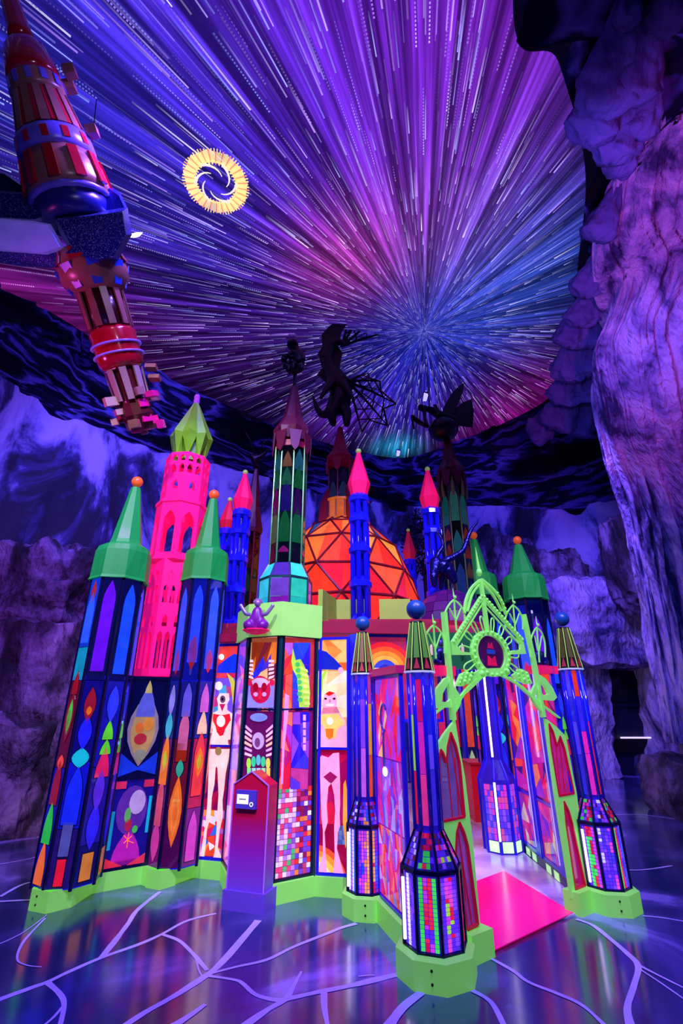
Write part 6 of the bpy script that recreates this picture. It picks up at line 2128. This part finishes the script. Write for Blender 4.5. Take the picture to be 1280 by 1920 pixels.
for k, (r, z) in enumerate(((.02, -.03), (.08, -.015), (.125, .012), (.11, .022))):
    rings.append([(c.x + r * (1 + .12 * (i % 2)) * math.cos(2 * PI * i / 20), c.y + r * .8 * (1 + .12 * (i % 2)) * math.sin(2 * PI * i / 20), c.z + z) for i in range(20)])
MB().loft(rings).build('lotus_seat', PINKC, t)

# two seated statuettes beside the gate
for nm, p in (('deep blue seated statuette on the pink coping left of the gate', Vector((.80, 3.98, 1.79))), ('deep blue seated statuette on the pink coping right of the gate', Vector((1.90, 4.78, 1.85)))):
    t = thing('statuette', nm, 'statue', tuple(p), 'seated statuettes by the gate')
    BB = P('#14127a', .3, metal=.2, emit=.03)
    V_ = [(0, 0, .035), (0, 0, .08), (0, 0, .13), (0, 0, .15), (.05, -.02, .03), (.01, -.05, .022), (-.05, -.02, .03), (-.01, -.05, .022), (.04, 0, .11), (.045, -.025, .07), (-.04, 0, .11), (-.045, -.025, .07)]
    skin('body', [p + Vector(v) for v in V_], [(0, 1), (1, 2), (2, 3), (0, 4), (4, 5), (0, 6), (6, 7), (2, 8), (8, 9), (2, 10), (10, 11)], [.045, .04, .035, .016, .025, .018, .025, .018, .016, .014, .016, .014], BB, t, 2)
    MB().ball(p + Vector((0, -.003, .178)), .024, 10, 8, (1, 1, 1.2)).build('head', P('#5a50b0', .3, metal=.3), t, True)
    MB().ball(p + Vector((0, 0, .210)), .010, 8, 6).build('topknot', BB, t, True)

# ================================================================== KIOSK
fk = Fr((-.955, 4.72), (-.60, 4.60))
t = thing('kiosk', 'red to purple gabled kiosk post with a small screen in front of the bay', 'kiosk', tuple(fk.pt(fk.w / 2, 0, -.1)))
km = bpy.data.materials.new('kiosk_red_purple')  # purple at the foot, red towards the top
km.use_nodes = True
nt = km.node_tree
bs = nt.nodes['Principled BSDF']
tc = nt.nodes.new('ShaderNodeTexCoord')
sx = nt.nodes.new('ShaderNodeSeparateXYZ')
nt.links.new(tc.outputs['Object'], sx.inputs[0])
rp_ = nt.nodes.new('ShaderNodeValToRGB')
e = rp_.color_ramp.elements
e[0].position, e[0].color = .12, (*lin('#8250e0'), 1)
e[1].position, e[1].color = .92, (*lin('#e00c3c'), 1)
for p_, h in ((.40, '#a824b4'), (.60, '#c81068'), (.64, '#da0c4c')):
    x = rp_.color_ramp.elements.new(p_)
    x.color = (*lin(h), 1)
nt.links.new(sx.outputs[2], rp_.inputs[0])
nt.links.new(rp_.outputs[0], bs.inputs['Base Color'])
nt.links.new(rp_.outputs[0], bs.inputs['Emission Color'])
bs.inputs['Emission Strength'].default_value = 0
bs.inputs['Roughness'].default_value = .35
LIL = P('#7a50d8', .4, emit=.06)
w_ = fk.w
MB().prism([fk.pt(0, 0, 0), fk.pt(w_, 0, 0), fk.pt(w_, 0, -.22), fk.pt(0, 0, -.22)][::-1], (0, 0, .13)).build('base', LIL, t)
i0 = .022
gab = [(i0, .13), (w_ - i0, .13), (w_ - i0, .875), (w_ / 2, .975), (i0, .875)]
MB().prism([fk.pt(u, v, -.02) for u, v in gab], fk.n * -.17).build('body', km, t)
mb = MB()
for a, b2 in (((i0, .13), (i0, .875)), ((w_ - i0, .13), (w_ - i0, .875)), ((i0, .875), (w_ / 2, .975)), ((w_ / 2, .975), (w_ - i0, .875))):
    fk.bar(mb, a, b2, .008, -.024, -.012)
mb.build('edge_trim', P('#c070f0', .35, emit=.15), t)  # faint glow added to the trim, which is no lamp
MB().prism([fk.pt(u, v, -.02) for u, v in rect(.065, .70, .255, .835)][::-1], fk.n * .03).build('screen_box', P('#5a48c8', .4, emit=.06), t)
scr = MB().prism([fk.pt(u, v, .010) for u, v in rect(.078, .735, .185, .805)][::-1], fk.n * .003).build('screen', P('#f4f0ff', .3, emit=.9), t)
for k in range(5):
    MB().prism([fk.pt(u, v, .013) for u, v in rect(.100 + k * .013, .764, .109 + k * .013, .776)][::-1], fk.n * .001).build('screen_mark', P('#303048', .5), scr)
mb = MB()
cc = fk.pt(.215, .735, .012)
rr = [cc + fk.u * (.014 * math.cos(a * PI / 8)) + Vector((0, 0, .014 * math.sin(a * PI / 8))) for a in range(16)]
mb.tube(rr, .004, 5, closed=True)
mb.build('button_ring', P('#f4f0ff', .3, emit=.7), t)

# ================================================================== FLOATING CASTLE, upper left
A0, A1 = at(268, 812, 4.7), at(0, -60, 2.35)
ax = (A1 - A0).normalized()
LEN = (A1 - A0).length
ex = ax.cross(Vector((0, 1, 0))).normalized()
ex = -ex if ex.x < 0 else ex
ey = ax.cross(ex).normalized()


def s_at(py):
    lo_, hi = 0.0, LEN
    for _ in range(40):
        m_ = (lo_ + hi) / 2
        p = A0 + ax * m_ - Vector((0, 0, EYE))
        dpt = p.y * CP + p.z * SP
        y = 960 - FPX * (-p.y * SP + p.z * CP) / dpt
        if y > py:
            lo_ = m_
        else:
            hi = m_
    return lo_


def dep(s):
    p = A0 + ax * s - Vector((0, 0, EYE))
    return p.y * CP + p.z * SP


def ringp(s, r, n=16, rot=0.0, star=1.0):
    c = A0 + ax * s
    return [c + (ex * math.cos(rot + 2 * PI * i / n) + ey * math.sin(rot + 2 * PI * i / n)) * r * (star if i % 2 else 1) for i in range(n)]


t = thing('floating_castle', 'tilted red and lilac toy castle floating under the ceiling at upper left', 'sculpture', tuple(A0 + ax * LEN * .5))
FRED = P('#b00c20', .18, coat=.5, vary=.2)
FTAN = P('#8e5c4c', .3, vary=.2)
FLIL = P('#6a5cc8', .3, emit=.04, vary=.15)
FDK = P('#4a0a14', .3, coat=.3)
FMAG = P('#e01888', .3, emit=.08)


def sec(name, rows, mat, n=18, rot=0.0, star=1.0):
    rings = []
    for py, hw in rows:
        s = s_at(py)
        rings.append(ringp(s, hw * dep(s) / FPX, n, rot, star))
    return MB().loft(rings).build(name, mat, t, n > 14 and star == 1.0)


sec('neck', [(-40, 12), (10, 17), (60, 21), (80, 24)], FRED)
sec('onion_roof', [(78, 24), (95, 36), (118, 42), (140, 46), (156, 46)], FRED)
sec('roof_band', [(154, 44), (160, 47), (182, 48), (188, 45)], FTAN, 16)
sec('flute_core', [(186, 42), (230, 50), (268, 56)], FDK)
sec('window_band', [(266, 60), (270, 66), (300, 68), (306, 62)], FLIL, 16)
sec('striped_drum', [(304, 62), (330, 70), (362, 74), (378, 70)], FTAN, 18)
sec('foot_ring', [(374, 70), (378, 73), (385, 71)], FLIL, 18)
sec('platform_collar', [(384, 66), (402, 62), (420, 58)], P('#141a70', .3, emit=.02), 18)


def studs(name, py0, py1, hw0, hw1, n, w_, mat, rot=0.0, th=.02):
    s0, s1 = s_at(py0), s_at(py1)
    r0, r1 = hw0 * dep(s0) / FPX, hw1 * dep(s1) / FPX
    for i in range(n):
        a = rot + 2 * PI * i / n
        d = ex * math.cos(a) + ey * math.sin(a)
        tv = -ex * math.sin(a) + ey * math.cos(a)
        c0_, c1_ = A0 + ax * s0 + d * r0, A0 + ax * s1 + d * r1
        MB().prism([c0_ - tv * w_ * r0, c0_ + tv * w_ * r0, c1_ + tv * w_ * r1, c1_ - tv * w_ * r1], d * th).build(name, mat, t)


studs('flute', 264, 190, 57, 44, 14, .14, FTAN)
studs('red_flute', 262, 192, 56, 43, 14, .07, FRED, PI / 14, .016)
studs('window_slot', 297, 276, 66, 64, 12, .09, FRED, .1, .012)
studs('red_stripe', 370, 312, 73, 65, 11, .12, FRED, .2, .03)
studs('band_panel', 180, 160, 47, 46, 12, .11, FLIL, .1, .012)
for i, (py, hw) in enumerate(((140, 66), (262, 74), (150, 60))):
    s = s_at(py)
    a = (.1, -.05, .5)[i]
    d = ex * math.cos(a) + ey * math.sin(a)
    cpt = A0 + ax * s + d * hw * dep(s) / FPX
    mb = MB()
    m3 = Matrix((ex, ey, ax)).transposed()
    sz = .055
    vs_ = [cpt + m3 @ Vector((x * sz, y * sz, z * sz * .8)) for z in (-1, 1) for x, y in ((-1, -1), (1, -1), (1, 1), (-1, 1))]
    mb.add(vs_, [(3, 2, 1, 0), (4, 5, 6, 7), (0, 1, 5, 4), (1, 2, 6, 5), (2, 3, 7, 6), (3, 0, 4, 7)])
    mb.build('bracket_block', FTAN, t)
# glitter rock platform
gm = bpy.data.materials.new('blue_glitter_rock')
gm.use_nodes = True
nt = gm.node_tree
bs = nt.nodes['Principled BSDF']
vo = nt.nodes.new('ShaderNodeTexVoronoi')
vo.inputs['Scale'].default_value = 170
tc = nt.nodes.new('ShaderNodeTexCoord')
nt.links.new(tc.outputs['Object'], vo.inputs['Vector'])
cr_ = nt.nodes.new('ShaderNodeValToRGB')
cr_.color_ramp.elements[0].position, cr_.color_ramp.elements[0].color = .86, (*lin('#14206c'), 1)
cr_.color_ramp.elements[1].position, cr_.color_ramp.elements[1].color = .97, (*lin('#9ab8ff'), 1)
sp_ = nt.nodes.new('ShaderNodeSeparateColor')
nt.links.new(vo.outputs['Color'], sp_.inputs[0])
nt.links.new(sp_.outputs[0], cr_.inputs[0])
nt.links.new(cr_.outputs[0], bs.inputs['Base Color'])
bs.inputs['Roughness'].default_value = .3
bs.inputs['Metallic'].default_value = .35


def plat(px_pts_top, py_lo, py_hi, mat, name, Yk=1.0):
    pass


sP = s_at(440)
kP = dep(sP) / FPX
cP = A0 + ax * sP
D0 = dep(sP)


def chunk(name, pts, near, far, mat, bev=.9):
    """a faceted lump of the platform: outline at its own distance, real thickness, bevelled front and back"""
    cx = sum(p[0] for p in pts) / len(pts)
    cy_ = sum(p[1] for p in pts) / len(pts)

    def rg(k, dd):
        return [Vector((0, 0, EYE)) + ray(cx + (x - cx) * k, cy_ + (y - cy_) * k) * dd for x, y in pts]
    m_ = near + (far - near) * .3
    MB().loft([rg(bev * .94, near), rg(1.0 * .99, m_), rg(.92, far)]).build(name, mat, t)


GB2 = P('#1a2298', .25, metal=.2, emit=.03, vary=.25, vscale=30)
chunk('rock_platform', [(92, 404), (168, 398), (212, 392), (240, 388), (248, 440), (222, 488), (188, 494), (150, 486), (116, 480), (128, 466), (104, 424)], D0 - .30, D0 + .45, gm)
chunk('rock_platform', [(-70, 352), (50, 360), (98, 378), (106, 402), (72, 416), (-70, 408)], D0 - .22, D0 + .40, gm)
chunk('rock_platform', [(-70, 462), (90, 474), (122, 472), (138, 492), (120, 504), (40, 500), (-70, 482)], D0 - .20, D0 + .35, gm)
chunk('rock_platform', [(168, 380), (204, 346), (226, 362), (240, 392), (242, 424), (204, 430), (150, 416)], D0 - .05, D0 + .5, GB2)
chunk('rock_platform', [(-70, 312), (10, 322), (50, 350), (52, 372), (-70, 366)], D0 - .02, D0 + .45, P('#20124a', .3, coat=.3))
chunk('lilac_facet', [(-70, 404), (62, 414), (96, 420), (122, 466), (90, 478), (-70, 466)], D0 - .34, D0 + .1, P('#8a78f4', .35, emit=.18, vary=.1), .93)  # facet brightened by an added glow of its own
# lower half, hanging
sec('bell', [(478, 54), (500, 62), (528, 60), (552, 42)], FTAN, 16)
studs('blue_panel', 548, 508, 45, 62, 8, .17, P('#2a50d8', .3, emit=.06), .3, .014)
studs('red_panel', 504, 482, 62, 55, 8, .2, FRED, .3 + PI / 8, .014)
sec('fluted_shaft', [(550, 36), (622, 36)], FDK, 16)
studs('flute', 618, 552, 37, 38, 10, .16, FTAN, .1, .02)
sec('ring_drum', [(620, 38), (628, 42), (640, 40), (648, 43), (660, 40), (668, 43), (684, 39), (692, 34)], FRED, 20)
for py in (650, 668):
    s = s_at(py)
    MB().tube(ringp(s, 44 * dep(s) / FPX, 24), .011, 6, closed=True).build('lilac_ring', P('#8a60f0', .2, emit=.25), t, True)  # rings carry an added glow, no light source
sec('fluted_shaft', [(690, 28), (756, 26)], FDK, 14)
studs('flute', 752, 694, 28, 31, 8, .2, P('#9a7a80', .35), .2, .02)
rn = random.Random(10)
for k in range(34):
    s = s_at(rn.uniform(738, 806))
    a = rn.uniform(0, 2 * PI)
    r = rn.uniform(12, 46) * dep(s) / FPX
    cpt = A0 + ax * s + (ex * math.cos(a) + ey * math.sin(a)) * r
    sz = Vector((rn.uniform(.03, .08), rn.uniform(.03, .07), rn.uniform(.025, .05)))
    m3 = Matrix((ex, ey, ax)).transposed() @ Matrix.Rotation(a, 3, 'Z')
    vs_ = [cpt + m3 @ Vector((x * sz.x, y * sz.y, z * sz.z)) for z in (-1, 1) for x, y in ((-1, -1), (1, -1), (1, 1), (-1, 1))]
    MB().add(vs_, [(3, 2, 1, 0), (4, 5, 6, 7), (0, 1, 5, 4), (1, 2, 6, 5), (2, 3, 7, 6), (3, 0, 4, 7)]).build('block', rn.choice([FMAG, FTAN, FMAG, P('#8a5a68', .3), P('#c8a098', .35), FRED]), t)
sec('block_core', [(752, 26), (780, 30), (806, 18)], FDK, 12)
for k, py in enumerate((700, 720)):
    s = s_at(py)
    cpt = A0 + ax * s + ex * 50 * dep(s) / FPX
    MB().box(cpt, (.12, .08, .05)).build('block', FTAN, t)
# wire from the ceiling
top = A0 + ax * s_at(-38)
MB().tube([A0 + ax * s_at(440), Vector((cP.x - .3, cP.y, ZC))], .006, 5).build('hanging_wire', BLACKIRON, t)

# ================================================================== CEILING ORNAMENTS
q = on_z(405, 343, ZC - .05)
t = thing('sun_ring', 'glowing yellow fringed ring on the starry ceiling', 'ornament', tuple(q))
YEL = P('#ffe490', .4, emit=.95)
PNK = P('#ff9a70', .4, emit=.9)
R0 = .45
for i in range(140):
    a = 2 * PI * i / 140
    d = Vector((math.cos(a), math.sin(a), 0))
    tv = Vector((-d.y, d.x, 0))
    r0, r1 = R0 * (.62 + .05 * math.sin(i * 1.7)), R0 * (1.0 + .05 * math.sin(i * 2.9))
    wd = .0068
    MB().prism([q + d * r0 - tv * wd * .7, q + d * r0 + tv * wd * .7, q + d * r1 + tv * wd, q + d * r1 - tv * wd], (0, 0, -.012)).build('fringe', PNK if i % 5 == 0 else YEL, t)
for k in range(6):
    a0 = k * 1.05
    pts = [q + Vector((math.cos(a0 + j * .22), math.sin(a0 + j * .22), 0)) * R0 * (.66 - .055 * j) + Vector((0, 0, -.02)) for j in range(7)]
    MB().tube(pts, [.020 - .0024 * j for j in range(7)], 6).build('swirl', P('#fff4d8', .4, emit=.9), t, True)
MB().tube([q + Vector((math.cos(j * PI / 16), math.sin(j * PI / 16), 0)) * R0 * .66 for j in range(32)], .014, 6, closed=True).build('inner_ring', YEL, t, True)
q = on_z(254, 438, ZC - .06)
t = thing('crescent_lamp', 'small cream sliver of light beside the floating castle', 'lamp', tuple(q))
pts = [q + Vector((x, y, 0)) for x, y in ((-.11, .05), (-.04, .06), (.05, .035), (.12, -.02), (.04, -.025), (-.06, .0))]
MB().prism(pts, (0, 0, -.02)).build('crescent', P('#ffe0b0', .4, emit=2.5), t)
for (x, y), lb in (((797, 742), 'small white projector light in the star burst'), ((746, 848), 'bright white projector light at the rim of the clouds')):
    q = on_z(x, y, ZC - .08)
    t = thing('projector_lamp', lb, 'lamp', tuple(q))
    MB().prism([q + Vector((-.05, -.12, 0)), q + Vector((.05, -.08, 0)), q + Vector((.05, .14, 0)), q + Vector((-.03, .16, 0))], (0, 0, -.05)).build('lens', P('#c8c0ff', .3, emit=1.0), t)
    MB().box(q + Vector((0, 0, .03)), (.12, .16, .06)).build('housing', P('#303070', .5), t)
